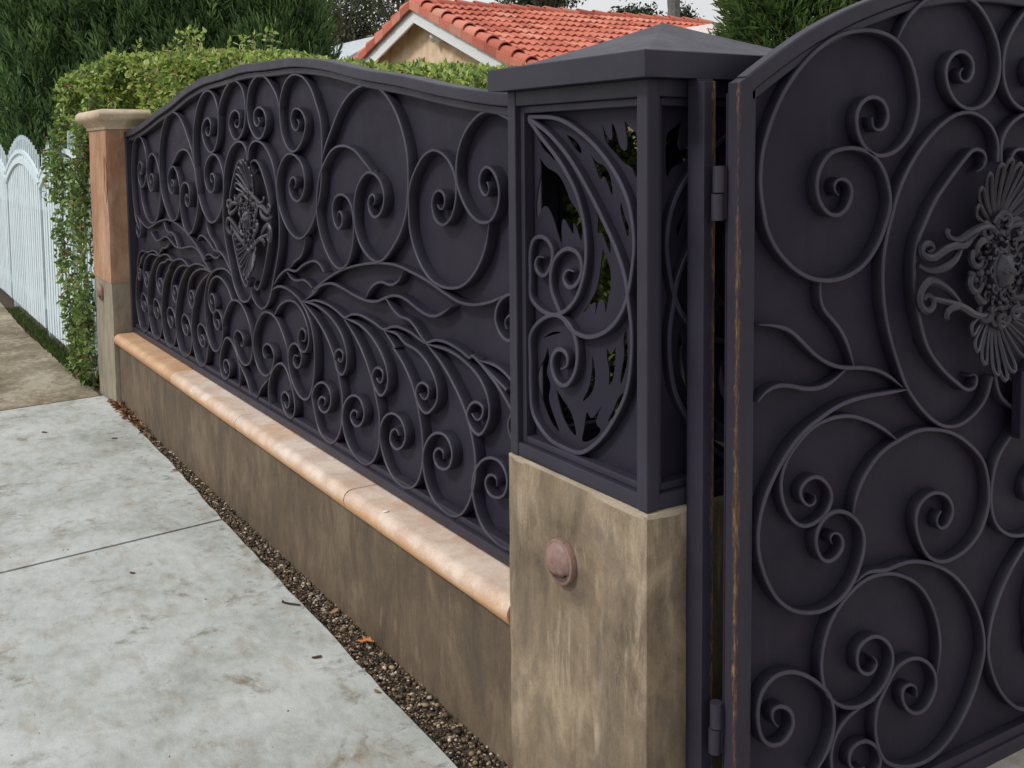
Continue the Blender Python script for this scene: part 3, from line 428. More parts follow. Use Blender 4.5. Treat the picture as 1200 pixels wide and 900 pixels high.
# ================================================================== GROUND, SIDEWALK, DRIVEWAY
g = MB().add([(-400,-300,-.06),(300,-300,-.06),(300,400,-.06),(-400,400,-.06)], [(0,1,2,3)])
tag(g.build('ground', GROUND), kind='structure')
walk = bpy.data.objects.new('sidewalk', None); COL.objects.link(walk); tag(walk, kind='structure')
def edge_y(x): return float(np.interp(x, [-14, -10.5, -8.2, -5.34, -5.32, -3.65, -2.69, -.6, 0.0, 3], [-.06, -.06, -.10, -.03, -.004, -.024, -.049, -.088, -.10, -.16]))
SK = -.135       # the cross joints run slightly askew
def slab(xa, xb, m):
    n = 26; top = []; y1 = -3.2; r = random.Random(int(xa*100))
    def xj(xc, y): return xc+SK*(y+.05)
    L = []
    for i in range(n+1):
        t = i/n; xc = xa+(xb-xa)*t; y0 = edge_y(xc)+r.uniform(-.004, .004)
        L.append((xj(xc, y0), y0))
    mb = MB(); c = .006
    near = [(x, y) for x, y in L]; far = [(xj(xa+(xb-xa)*i/n, y1), y1) for i in range(n+1)]
    rows = [[(x, y, -.10) for x, y in near], [(x, y, -c) for x, y in near], [(x, y-c, 0) for x, y in near], [(x, y, 0) for x, y in far], [(x, y, -.10) for x, y in far]]
    # pull the ends in a touch for a rounded joint
    vs = [p for rr in rows for p in rr]; fs = []
    for a in range(4):
        for j in range(n): fs.append((a*(n+1)+j, a*(n+1)+j+1, (a+1)*(n+1)+j+1, (a+1)*(n+1)+j))
    fs.append(tuple(a*(n+1) for a in range(5))); fs.append(tuple(a*(n+1)+n for a in range(5))[::-1])
    return mb.add(vs, fs).build('slab', m, walk)
xs = [-16.0, -13.25, -10.6, -7.95, -5.335, -2.685, -.02]
for i in range(len(xs)-1):
    slab(xs[i]+.009, xs[i+1]-.009, CONC_OLD if xs[i+1] < -5 else CONC)
slab(-.015, 3.2, CONC)
dr = MB().box((.30, -.02, -.12), (5, 8, -.002)); dr.build('driveway', DRIVE, kind='structure')
dr2 = MB().box((.0, .56, -.12), (.295, 8, -.002)); dr2.build('driveway_edge', DRIVE, kind='structure')
bed = MB()
n = 60
for i in range(n):
    xa = -12+12.2*i/n; xb = -12+12.2*(i+1)/n
    bed.add([(xa, edge_y(xa)-.06, -.028), (xb, edge_y(xb)-.06, -.028), (xb, .08, -.02), (xa, .08, -.02)], [(0,1,2,3)])
tag(bed.build('planting_strip', SOIL, recalc=False), kind='structure')
# gravel between slab and wall
ico = bmesh.new(); bmesh.ops.create_icosphere(ico, subdivisions=1, radius=1); IV = np.array([v.co[:] for v in ico.verts]); IF = np.array([[v.index for v in f.verts] for f in ico.faces]); ico.free()
def pebbles(name, xy, size, cols, zb, **tg):
    n = len(xy); V = np.empty((n, len(IV), 3)); S = size[:, None]*rng.uniform(.6, 1.15, (n, 3)); S[:, 2] *= .62
    ang = rng.uniform(0, 6.28, n); jit = rng.uniform(.78, 1.2, (n, len(IV), 1))
    W = IV[None]*jit*S[:, None]; ca, sa = np.cos(ang)[:, None], np.sin(ang)[:, None]
    V[..., 0] = W[..., 0]*ca-W[..., 1]*sa+xy[:, 0:1]; V[..., 1] = W[..., 0]*sa+W[..., 1]*ca+xy[:, 1:2]; V[..., 2] = W[..., 2]+zb[:, None]
    F = (IF[None]+np.arange(n)[:, None, None]*len(IV)).reshape(-1, 3); C = np.repeat(cols, len(IV), 0)
    return np_mesh(name, V.reshape(-1, 3), F, PEBBLE, C, **tg)
n = 9000
px = -5.0+rng.uniform(0, 1, n)**.8*5.0
ey = np.array([edge_y(x) for x in px]); py = ey+.003+(rng.uniform(0, 1, n))*(.036-ey)
sz = rng.choice([.0030, .0044, .0064, .0100], n, p=[.38, .32, .22, .08])*rng.uniform(.8, 1.2, n)
base = np.array([[.05,.035,.022],[.11,.075,.045],[.19,.13,.075],[.30,.22,.14],[.50,.42,.33],[.028,.022,.018]])
pc = base[rng.choice(6, n, p=[.24,.22,.18,.12,.09,.15])]*rng.uniform(.7, 1.25, (n, 1))
pebbles('gravel', np.stack([px, py], 1), sz, pc, -.022+rng.uniform(0, .010, n), kind='stuff', label='brown gravel strip between sidewalk edge and low wall', cat='gravel')

# ================================================================== LOW WALL WITH COPING
lw = thing('low_wall', (-2.78, .12, 0), 'long low brown stucco wall with rounded stone coping under iron panel', 'wall')
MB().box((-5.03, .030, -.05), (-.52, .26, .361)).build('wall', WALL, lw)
def coping(xa, xb, m):
    mb = MB(); prof = []
    z0, z1, yb = .361, .431, .27; r = (z1-z0)/2; yc = r-.004
    for k in range(13):
        a = -math.pi/2-math.pi*k/12; prof.append((yc+math.cos(a)*r*.95, (z0+z1)/2+math.sin(a)*r))
    prof += [(yb, z1), (yb, z0)]
    xsn = np.linspace(xa, xb, 9); rings = []
    for i, x in enumerate(xsn):
        e = .0035 if i in (0, 8) else 0
        xx = x+(e if i == 0 else -e if i == 8 else 0)
        rings.append([(xx, y+random.uniform(-.0008, .0008), z-(0 if z < .39 else random.uniform(0, .0012))) for y, z in prof])
    # eased ends
    def sh(x): return [(x, .135+(y-.135)*.985, .396+(z-.396)*.94) for y, z in prof]
    rings = [sh(xa)]+rings+[sh(xb)]
    return mb.loft(rings).build('coping_stone', m, lw, smooth=True)
cj = [-5.03, -3.70, -2.655, -1.52, -.521]
for a, b, m in zip(cj[:-1], cj[1:], (COPE_A, COPE_B, COPE_B, COPE_C)): coping(a+.0035, b-.0035, m)
MB().lathe([(.0001, -.001), (.009, .0), (.008, .0015), (.0001, .002)], (-1.262, .028, .4325)).build('paint_chip', CLOTH, None, label='tiny white paint chip lying on the pink coping', cat='chip')

# ================================================================== IRON FENCE PANEL
pan = thing('iron_fence', (PXC, .13, .432), 'long dark iron fence panel with scrollwork and arched top on low wall', 'fence')
XL, XR, ZB = -5.032, -.520, .436
def top_z(x):
    d = abs(x-PXC); return float(np.interp(d, TOPD, TOPZ))
TX = np.linspace(XL, XR, 97)
TZ = np.array([top_z(x) for x in TX])
for _ in range(6): TZ[1:-1] = .5*TZ[1:-1]+.25*(TZ[:-2]+TZ[2:])
SH = .153        # depth (Y) of the sheet's face
mb = MB(); n = len(TX)
vs = [(x, SH, ZB) for x in TX]+[(x, SH, z-.01) for x, z in zip(TX, TZ)]+[(x, SH+.004, ZB) for x in TX]+[(x, SH+.004, z-.01) for x, z in zip(TX, TZ)]
fs = []
for i in range(n-1):
    fs += [(i, i+1, n+i+1, n+i), (2*n+i, 3*n+i, 3*n+i+1, 2*n+i+1), (n+i, n+i+1, 3*n+i+1, 3*n+i), (i, 2*n+i, 2*n+i+1, i+1)]
fs += [(0, n, 3*n, 2*n), (n-1, 3*n-1, 4*n-1, 2*n-1)]
mb.add(vs, fs).build('sheet', IRON, pan)
def rail(name, xs_, zs_, z_off0, z_off1, y0, y1, parent, c=.003):
    rings = []
    for x, z in zip(xs_, zs_):
        a, b = z+z_off0, z+z_off1
        rings.append([(x, y0+c, a), (x, y0, a+c), (x, y0, b-c), (x, y0+c, b), (x, y1-c, b), (x, y1, b-c), (x, y1, a+c), (x, y1-c, a)])
    return MB().loft(rings).build(name, IRON_FRAME, parent)
rail('top_rail', TX, TZ, -.034, .0, .102, .168, pan)
rail('top_molding', TX[1:-1], TZ[1:-1], -.058, -.0345, .118, .152, pan)
MB().box((XL, .108, ZB), (XR, .166, ZB+.030), .003).build('bottom_rail', IRON_FRAME, pan)
MB().box((XL+.03, .122, ZB+.0305), (XR-.03, .152, ZB+.050), .003).build('bottom_molding', IRON_FRAME, pan)
for xa, xb in ((XL, XL+.032), (XR-.032, XR)):
    MB().box((xa, .104, ZB+.0305), (xb, .1675, top_z((xa+xb)/2)-.036), .003).build('stile', IRON_FRAME, pan)
for x in (-4.2, -3.2, -2.2, -1.2):
    MB().box((x-.012, .128, .4312), (x+.012, .15, .4358)).build('foot', IRON, pan)
pmap = lambda u, v, d: (u, d, v)
NAMES_P = dict(oval='oval_frame', inner='inner_oval', fern='vine_stem', stem='scroll')
cnt_ = [0]; WELDED = ('a1', 'a2', 'a3', 'b5', 'c0', 'l0', 'l1', 'l2', 'l3', 'l4', 'v1', 'v2a', 'v2b', 'v3', 'v3a', 'v3b', 'g2', 'v4', 'v5', 'v6', 'v8')
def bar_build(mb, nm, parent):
    # front edge paler to paint its highlight; flanks darker to paint contact shade
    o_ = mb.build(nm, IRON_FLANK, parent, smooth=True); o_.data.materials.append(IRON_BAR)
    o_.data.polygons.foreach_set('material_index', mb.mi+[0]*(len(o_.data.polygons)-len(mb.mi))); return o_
def place_ribbons(curves, fmap, d0, d1, wd, parent, mirror, namef, mt=IRON_BAR):
    for key, pts in curves.items():
        nm = namef(key)
        for mir in (False, True):
            q = [((2*mirror-a) if mir else a, b) for a, b in pts]
            tp = 9 if key not in ('oval', 'fern') else 0
            cnt_[0] += 1; dj = (d1-d0)/abs(d1-d0)*.00035*(cnt_[0] % 9)
            mb = MB(); ribbon(mb, q, fmap, d0, d1+dj, wd*(1+.03*(cnt_[0] % 3)), tp, tp, .0072); bar_build(mb, nm, parent)
            if key in WELDED:      # lump of weld where the bar's root joins its neighbour
                c_ = q[0]; wr = random.uniform(.0055, .0078); rings = []
                for a_ in (.12, .3, .5, .7, .88):
                    rr_ = wr*math.sin(math.pi*a_); dd_ = d0+(d1-d0)*a_*.92
                    rings.append([fmap(c_[0]+rr_*1.3*math.cos(z_)*random.uniform(.85, 1.15), c_[1]+rr_*math.sin(z_)*random.uniform(.85, 1.15), dd_) for z_ in np.linspace(0, 2*math.pi, 8, endpoint=False)])
                MB().loft(rings).build('weld', IRON_FLANK, parent, smooth=True)
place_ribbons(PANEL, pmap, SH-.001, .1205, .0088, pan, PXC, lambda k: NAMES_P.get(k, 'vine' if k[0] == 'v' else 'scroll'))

# ---------------- medallion, shared by panel and gate: (u, v) in the plane, w outwards
IRON_MED = iron_mat('iron_cast_ornament', (.021, .0188, .029), (.037, .0335, .049), .45, .32, .5, (), .12)
def medallion(parent, fm):
    """fm(u, v, w) -> world"""
    P3 = lambda c, w0, amp=.0, : [fm(u, v, w0+amp*math.sin(math.pi*i/(len(c)-1))) for i, (u, v) in enumerate(c)]
    hub = MB()
    rings = []
    for r, h in ((.055, .0), (.055, .018), (.050, .026), (.042, .028), (.038, .024)):
        rings.append([fm(r*.74*math.cos(a), r*math.sin(a), h) for a in np.linspace(0, 2*math.pi, 24, endpoint=False)])
    hub.loft(rings); med = hub.build('medallion', IRON_MED, parent, smooth=True)
    dome = MB(); rings = []
    for k in range(7):
        a = math.pi/2*k/6.01; rings.append([fm(.030*math.cos(a)*math.cos(t)*(1+.10*math.cos(6*t)), .042*math.cos(a)*math.sin(t)*(1+.10*math.cos(6*t)), .022+.026*math.sin(a)) for t in np.linspace(0, 2*math.pi, 24, endpoint=False)])
    dome.loft(rings).build('rosette', IRON_MED, med, smooth=True)
    def bead(u, v, w, r, name='bead'):
        b = MB(); rings = []
        for k in range(1, 6):
            a = math.pi*k/6; rings.append([fm(u+r*math.sin(a)*math.cos(t), v+r*math.sin(a)*math.sin(t), w+r*math.cos(a)) for t in np.linspace(0, 2*math.pi, 8, endpoint=False)])
        b.loft(rings).build(name, IRON_MED, med, smooth=True)
    for (du, dv) in [(0, 0)]+[(.015*math.cos(q), .021*math.sin(q)) for q in np.linspace(0, 2*math.pi, 6, endpoint=False)]: bead(du, dv, .044-18*(du*du+dv*dv), .0085)
    for ring, (cnt, ru, rv, r_, w_) in enumerate(((8, .046, .058, .014, .022), (12, .066, .080, .015, .012))):   # curled leaf lobes round the boss
        for k in range(cnt):
            a = 2*math.pi*(k+.5*ring)/cnt; cu, cv = ru*math.cos(a), rv*math.sin(a); lf = []
            for q in np.linspace(0, 1, 9):
                aa = q*2*math.pi*.86+a+math.pi*.57; lf.append(fm(cu+r_*(1-.45*q)*math.cos(aa), cv+r_*(1-.45*q)*math.sin(aa), w_+.010*q))
            MB().tube(lf, [.0052, .0055, .0055, .0052, .005, .0046, .0042, .0036, .003], 6).build('leaf_curl', IRON_MED, med, smooth=True)
    for k in range(14):
        a = 2*math.pi*k/14; bead(.060*math.cos(a), .074*math.sin(a), .026, .0062)
    for sx in (-1, 1):
        for (du, dv, r) in ((.078, .0, .013), (.092, .016, .010), (.092, -.016, .010), (.106, .0, .009), (.074, .030, .010), (.074, -.030, .010)): bead(sx*du, dv, .016, r)
    for sy in (-1, 1):
        for (du, dv, r) in ((0, .085, .012), (.02, .088, .009), (-.02, .088, .009)): bead(du, sy*dv, .016, r)
    for k in range(10):      # outer acanthus curls between the fans
        a = math.pi*(k+.5)/5+.08*math.sin(k*2.2); cu, cv = .098*math.cos(a), .112*math.sin(a); sg = 1 if math.cos(a) > 0 else -1; lf = []
        for q in np.linspace(0, 1, 12):
            aa = a+sg*(math.pi*.95-q*2*math.pi*1.05); r_ = .026*(1-.62*q); lf.append(fm(cu+r_*math.cos(aa), cv+r_*math.sin(aa), .012+.018*q))
        MB().tube(lf, [.0048+.0040*math.sin(math.pi*min(1, q*1.1)) for q in np.linspace(0, 1, 12)], 7).build('acanthus_curl', IRON_MED, med, smooth=True)
    # palmettes
    for sy, tips in ((1, PALM_UP), (-1, PALM_DN)):
        base = (0.0, .088*sy)
        for (tu, tv) in tips:
            for mir in ((1, -1) if abs(tu) > .008 else (1,)):
                u1, v1 = tu*mir, tv; d = np.array([u1-base[0], v1-base[1]]); L = np.linalg.norm(d); d /= L; nrm = np.array([-d[1], d[0]])
                loop = []; hw = .0125 if L > .10 else .0105
                prof = [(.0, .14), (.25, .34), (.5, .58), (.72, .84), (.86, 1.0), (.95, .88), (1.0, .50)]
                for (tt, ww) in prof+[(1.015, 0)]+[(a_, -b_) for a_, b_ in prof[::-1]]:
                    p = np.array(base)+d*L*tt+nrm*ww*hw; loop.append(fm(p[0], p[1], .008+.034*max(0, tt-.1)**1.7))
                MB().tube(loop, [.0040+.0014*(1-abs(i_-7)/7.5) for i_ in range(len(loop))], 6).build('petal', IRON_MED, med, smooth=True)
        # collar
        c = [(-.036, .108*sy), (-.018, .128*sy), (0, .112*sy), (.018, .128*sy), (.036, .108*sy)]
        MB().tube(P3(smooth_curve(c, .006), .022), .0058, 6).build('collar', IRON_MED, med, smooth=True)
    for c in MEDAL:
        for mir in (1, -1):
            q = smooth_curve([(u*mir, v) for u, v in c], .007)
            rr = [.0102*(1-.35*abs(2*i/(len(q)-1)-1)) for i in range(len(q))]
            MB().tube(P3(q, .014, .010), rr, 7).build('volute', IRON_MED, med, smooth=True)
    return med
MZ = .797+.429
medallion(pan, lambda u, v, w_: (PXC+u, SH-.014-w_, MZ+v))

# ================================================================== GATE (at right angles to the panel)
gate = thing('gate', (.10, GYC, .035), 'tall dark iron gate leaf with scrollwork and palmette medallion', 'gate')
GB = .035; G0, G1 = .1235, 2*GYC-.1235
GY = np.linspace(G0, G1, 81)
GZ = np.array([float(np.interp(abs(y-GYC), GTOPD[::-1], GTOPZ[::-1])) for y in GY])
for _ in range(8): GZ[1:-1] = .5*GZ[1:-1]+.25*(GZ[:-2]+GZ[2:])
GS = .087
mb = MB(); n = len(GY)
vs = [(GS, y, GB+.01) for y in GY]+[(GS, y, z-.02) for y, z in zip(GY, GZ)]+[(GS-.004, y, GB+.01) for y in GY]+[(GS-.004, y, z-.02) for y, z in zip(GY, GZ)]
fs = []
for i in range(n-1):
    fs += [(i, i+1, n+i+1, n+i), (2*n+i, 3*n+i, 3*n+i+1, 2*n+i+1), (n+i, n+i+1, 3*n+i+1, 3*n+i), (i, 2*n+i, 2*n+i+1, i+1)]
fs += [(0, n, 3*n, 2*n), (n-1, 3*n-1, 4*n-1, 2*n-1)]
mb.add(vs, fs).build('sheet', IRON, gate)
def grail(name, o0, o1, x0, x1, sl, c=.003):
    # band that keeps its thickness square to the arch
    rings = []; Y = GY[sl]; Z = GZ[sl]; T = np.stack([np.gradient(Y), np.gradient(Z)], 1); T /= np.linalg.norm(T, axis=1)[:, None]
    for y, z, t in zip(Y, Z, T):
        nn = np.array([-t[1], t[0]]); a = np.array([y, z])+nn*o0; b = np.array([y, z])+nn*o1; k = nn*c
        rings.append([(x0+c, *a), (x0, *(a+k)), (x0, *(b-k)), (x0+c, *b), (x1-c, *b), (x1, *(b-k)), (x1, *(a+k)), (x1-c, *a)])
    return MB().loft(rings).build(name, IRON_FRAME, gate)
grail('top_rail', -.032, .0, .086, .116, slice(1, -1))
grail('top_molding', -.052, -.0325, .0875, .108, slice(1, -1))
for ya, yb in ((G0, G0+.035), (G1-.035, G1)):
    zt = float(np.interp((ya+yb)/2, GY, GZ))
    MB().add([(x, y, z) for z in (GB, ) for x, y in ((.0885, ya), (.1165, ya), (.1165, yb), (.0885, yb))]+[(.0885, ya, np.interp(ya, GY, GZ)), (.1165, ya, np.interp(ya, GY, GZ)), (.1165, yb, np.interp(yb, GY, GZ)-.004), (.0885, yb, np.interp(yb, GY, GZ)-.004)],
             [(0,3,2,1),(4,5,6,7),(0,1,5,4),(1,2,6,5),(2,3,7,6),(3,0,4,7)]).build('stile', IRON_WORN, gate)
for ya, yb in ((G0+.0355, G0+.052), (G1-.052, G1-.0355)):
    MB().box((.0875, ya, GB+.06), (.108, yb, np.interp((ya+yb)/2, GY, GZ)-.034), .002).build('stile_molding', IRON_FRAME, gate)
MB().box((.087, G0+.0352, GB), (.116, G1-.0352, GB+.035), .003).build('bottom_rail', IRON_FRAME, gate)
MB().box((.0875, G0+.053, GB+.0355), (.109, G1-.053, GB+.060), .002).build('bottom_molding', IRON_FRAME, gate)
gmap = lambda u, v, d: (d, u, v)
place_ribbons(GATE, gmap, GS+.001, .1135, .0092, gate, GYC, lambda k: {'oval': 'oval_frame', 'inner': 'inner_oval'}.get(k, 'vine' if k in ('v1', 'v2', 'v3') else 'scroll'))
medallion(gate, lambda u, v, w_: (GS+.018+w_, GYC+u, MZ-.002+v))
lk = MB().box((.116, GYC+.068, .825), (.140, GYC+.215, .985), .003).build('lock_box', IRON, gate)
MB().box((.1402, GYC+.088, .848), (.1445, GYC+.195, .962), .002).build('cover_plate', IRON, lk)
for z in (HZ0, HZ1):    # hinge knuckles between jamb and gate
    MB().lathe([(.0001, 0), (.0125, 0), (.0125, .050), (.0001, .050)], (.0780, .112, z)).build('hinge_knuckle', IRON_FRAME, gate, smooth=True)
    MB().lathe([(.0001, 0), (.0125, 0), (.0125, .050), (.0001, .050)], (.0755, .111, z-.053)).build('hinge_knuckle', IRON_FRAME, gate, smooth=True)
    MB().box((.0765, .116, z-.050), (.0885, .122, z+.048)).build('hinge_leaf', IRON_FRAME, gate)

# ================================================================== CORNER PILLAR WITH IRON CAGE
PW = .517
pil = thing('gate_pillar', (-PW/2, PW/2, 0), 'square corner pillar, brown stone base carrying pierced iron lantern cage and cap', 'pillar')
def rough_block(name, a, b, m, parent, nx=26, nz=34, amp=.0022, topamp=.006, c=.004):
    bm = bmesh.new(); bmesh.ops.create_cube(bm, size=1)
    for v in bm.verts: v.co = Vector([(a[i]+b[i])/2+v.co[i]*(b[i]-a[i]) for i in range(3)])
    bmesh.ops.subdivide_edges(bm, edges=bm.edges[:], cuts=22, use_grid_fill=True)
    from mathutils import noise as mn
    for v in bm.verts:
        q = v.co*6; d = mn.noise_vector(q)*amp+mn.noise_vector(v.co*23)*amp*.5
        on = sum(1 for i in range(2) if abs(v.co[i]-a[i]) < 1e-4 or abs(v.co[i]-b[i]) < 1e-4)
        if on == 2:
            cx, cy = (a[0]+b[0])/2, (a[1]+b[1])/2
            k = .0030+.0012*mn.noise(Vector((v.co.x*3, v.co.y*3, v.co.z*9)))+.0022*max(0, mn.noise(Vector((1, 2, v.co.z*30))))
            d += Vector((-k if v.co.x > cx else k, -k if v.co.y > cy else k, 0))
        if abs(v.co.z-b[2]) < 1e-4:
            per = min(abs(v.co.x-a[0]), abs(v.co.x-b[0]), abs(v.co.y-a[1]), abs(v.co.y-b[1]))
            d.z = -topamp*(.5+.8*abs(mn.noise(v.co*17)))*(1 if per < 1e-4 else 0)
        v.co += d
    me = bpy.data.meshes.new(name); bm.to_mesh(me); bm.free(); me.materials.append(m)
    o = bpy.data.objects.new(name, me); COL.objects.link(o); return attach(o, parent)
rough_block('stone_base', (-PW, 0, -.06), (0, PW, .7905), STONE, pil, amp=.0014, topamp=0)
rough_block('mortar_bed', (-PW-.0002, .0002, .7855), (-.0002, PW, .7968), STONE_EDGE, pil, amp=.0034, topamp=.003)
I0, I1, J0, J1 = -.5105, -.006, .006, .5105      # iron cage footprint
CZ0, CZ1 = .797, 1.640
PWD = .032
for x in (I0, I1-PWD):
    for y in (J0, J1-PWD):
        MB().box((x, y, CZ0), (x+PWD, y+PWD, CZ1), .003).build('cage_post', IRON_FRAME, pil)
faces = {   # u runs 0..w along the face as seen, d into the cage
    'front': (lambda u, v, d: (u, J0+d, v), lambda: None),
    'right': (lambda u, v, d: (I1-d, -u, v), None),
    'back':  (lambda u, v, d: (u, J1-d, v), None),
    'left':  (lambda u, v, d: (I0+d, -u, v), None)}
def bx(fm, u0, u1, v0, v1, d0, d1, name, c=.0025):
    p, q = fm(u0, v0, d0), fm(u1, v1, d1); a = [min(p[i], q[i]) for i in range(3)]; b = [max(p[i], q[i]) for i in range(3)]
    return MB().box(a, b, c).build(name, IRON_FRAME, pil)
def pierced(fm, holes, u0, u1, v0, v1, d, th):
    outer = [(u0, v0), (u1, v0), (u1, v1), (u0, v1)]
    dense = []
    for h in holes:
        hs_ = smooth_curve(h+[h[0]], .006)[:-1]; dense.append([tuple(map(float, q)) for q in hs_])
    # constrained Delaunay with holes
    verts = [Vector(p) for p in outer]; edges = [(i, (i+1) % 4) for i in range(4)]
    for h in dense:
        k = len(verts); verts += [Vector(p) for p in h]; edges += [(k+i, k+(i+1) % len(h)) for i in range(len(h))]
    V, E_, F_, _, _, _ = geometry.delaunay_2d_cdt(verts, edges, [], 1, 1e-5)
    def inside(pt, poly):
        c = False; x, y = pt; j = len(poly)-1
        for i in range(len(poly)):
            xi, yi = poly[i]; xj, yj = poly[j]
            if (yi > y) != (yj > y) and x < (xj-xi)*(y-yi)/(yj-yi)+xi: c = not c
            j = i
        return c
    tris = []
    for f in F_:
        cx = sum(V[i].x for i in f)/len(f); cy = sum(V[i].y for i in f)/len(f)
        if not any(inside((cx, cy), h) for h in dense): tris.append(f)
    mb = MB(); n = len(V); vs = [fm(p.x, p.y, d) for p in V]+[fm(p.x, p.y, d+th) for p in V]
    cnt = {}
    for f in tris:
        for i in range(len(f)):
            e = (f[i], f[(i+1) % len(f)]); cnt[tuple(sorted(e))] = cnt.get(tuple(sorted(e)), 0)+1
    fs = [tuple(f) for f in tris]+[tuple(i+n for i in f[::-1]) for f in tris]
    fs += [(a, b, b+n, a+n) for (a, b), c in cnt.items() if c == 1]
    return mb.add(vs, fs).build('pierced_sheet', IRON, pil)
for key, (fm, _) in faces.items():
    ua, ub = I0+PWD, I1-PWD
    bx(fm, ua-.0005, ub+.0005, CZ0, CZ0+.032, .002, .034, 'bottom_rail'); bx(fm, ua-.0005, ub+.0005, CZ1-.034, CZ1, .002, .034, 'top_rail')
    za, zb = CZ0+.0325, CZ1-.0345
    bx(fm, ua+.0004, ua+.016, za, zb, .014, .040, 'inner_frame'); bx(fm, ub-.016, ub-.0004, za, zb, .014, .040, 'inner_frame')
    bx(fm, ua+.0165, ub-.0165, za, za+.016, .0145, .040, 'inner_frame'); bx(fm, ua+.0165, ub-.0165, zb-.016, zb, .0145, .040, 'inner_frame')
    if key == 'left': continue          # side against the fence panel is left open
    pierced(fm, HOLES, ua+.001, ub-.001, za+.001, zb-.001, .0405, .003)
    for k, pts in CAGE.items():
        lo, hi = ua+.022, ub-.022
        q = [(min(max(a, lo), hi), min(max(b, za+.020), zb-.020)) for a, b in pts]
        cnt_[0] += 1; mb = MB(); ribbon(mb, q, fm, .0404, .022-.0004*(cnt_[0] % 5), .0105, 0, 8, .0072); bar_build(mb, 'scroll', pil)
# cap: fascia slab, then a low pyramid set back from its edge
o = .026
cap = MB(); a0, a1, b0, b1 = -PW-o, o, -o, PW+o; c = .002
rings = []
for ins, z in ((.0, 1.6402), (0, 1.6885), (c, 1.6905), (.040, 1.6930)): rings.append([(a0+ins, b0+ins, z), (a1-ins, b0+ins, z), (a1-ins, b1-ins, z), (a0+ins, b1-ins, z)])
hx, hy = (a0+a1)/2, (b0+b1)/2
for k in range(1, 7):
    s = k/6; half = (a1-a0)/2-.040; h = half*(1-s)+.004; z = 1.693+(1.782-1.693)*(s**1.12)
    rings.append([(hx-h, hy-h, z), (hx+h, hy-h, z), (hx+h, hy+h, z), (hx-h, hy+h, z)])
cap.loft(rings); cap.build('cap', IRON_FRAME, pil)
# jamb that carries the hinges, bolted to the pillar side
jm = MB().box((.0005, .101, .0), (.0295, .140, 1.6395), .0015).build('mounting_bar', IRON_FRAME, pil)
MB().box((.030, .0985, .0), (.050, .128, 1.634), .0015).build('hinge_jamb', IRON_WORN, pil)

# ================================================================== FAR PILLAR
FX0, FX1 = -5.565, -5.04
fp = thing('end_pillar', ((FX0+FX1)/2, .26, 0), 'far square pillar, orange plaster above grey, with moulded cream cap', 'pillar')
rough_block('lower_shaft', (FX0, 0, -.06), (FX1, .525, .735), STONE_FAR, fp, amp=.002, topamp=0)
rough_block('upper_shaft', (FX0-.004, -.004, .736), (FX1+.004, .529, 1.652), TERRA, fp, amp=.003, topamp=0)
cap = MB(); rings = []
for e, z in ((-.01, 1.652), (.012, 1.655), (.014, 1.672), (.026, 1.682), (.034, 1.696), (.052, 1.704), (.066, 1.716), (.072, 1.735), (.068, 1.754), (.052, 1.768), (.02, 1.774)):
    r = []; x0, x1, y0, y1 = FX0-e, FX1+e, -e, .525+e; cc = max(.004, .25*(e+.02))
    r = [(x0+cc, y0, z), (x1-cc, y0, z), (x1, y0+cc, z), (x1, y1-cc, z), (x1-cc, y1, z), (x0+cc, y1, z), (x0, y1-cc, z), (x0, y0+cc, z)]
    rings.append(r)
cap.loft(rings).build('cap', CAPSTONE, fp, smooth=True)
crack = MB()
cpts = [(FX1-.03, -.0085, z) for z in ()]
# spalled patch on the corner: an oval lip of plaster
lip = [(FX1-.028+.030*math.cos(t), -.0055, 1.36+.135*math.sin(t)) for t in np.linspace(0, 2*math.pi, 22)]
MB().tube(lip, [.0030+.0022*abs(math.sin(3*i)) for i in range(22)], 5).build('spalled_edge', TERRA, fp, smooth=True)
MB().box((FX0-.035, .10, 0), (FX0-.012, .125, 1.45)).build('fence_post', BARK2, None, label='thin grey post between white fence and orange pillar', cat='post')

# wall lamps
def lamp(loc, label):
    L = thing('wall_lamp', loc, label, 'lamp', 'round eyelid lamps on the pillars')
    x, y, z = loc
    MB().lathe([(.0001, 0), (.050, 0), (.051, .004), (.0495, .014), (.0445, .016), (.043, .010), (.0001, .010)], (x, y, z), 'y').build('bezel', LAMP, L, smooth=True)
    # eyelid hood: upper part of a dome, open below
    mb = MB(); R_ = .0432; rows = []
    for i in range(9):
        a = math.pi/2*i/8*.999; rows.append([(x+R_*math.cos(a)*math.cos(t), y-.010-R_*.44*math.sin(a), z+R_*math.cos(a)*math.sin(t)) for t in np.linspace(0, 2*math.pi, 28, endpoint=False)])
    vs = [p for r in rows for p in r]; fs = []
    for i in range(8):
        for j in range(28):
            zc = (rows[i][j][2]+rows[i+1][j][2])/2-z
            if zc > -.0225: fs.append((i*28+j, i*28+(j+1) % 28, (i+1)*28+(j+1) % 28, (i+1)*28+j))
    mb.add(vs, fs); hd = mb.build('hood', LAMP, L, smooth=True)
    md = hd.modifiers.new('thickness', 'SOLIDIFY'); md.thickness = .0025; md.offset = 1
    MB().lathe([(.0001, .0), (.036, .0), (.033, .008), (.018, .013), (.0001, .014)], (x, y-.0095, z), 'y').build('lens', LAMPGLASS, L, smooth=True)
    return L
lamp((-.2835, .0, .612), 'round copper eyelid lamp on the near stone pillar')
lamp((-5.335, .0, .650), 'round copper eyelid lamp on the far orange-topped pillar')

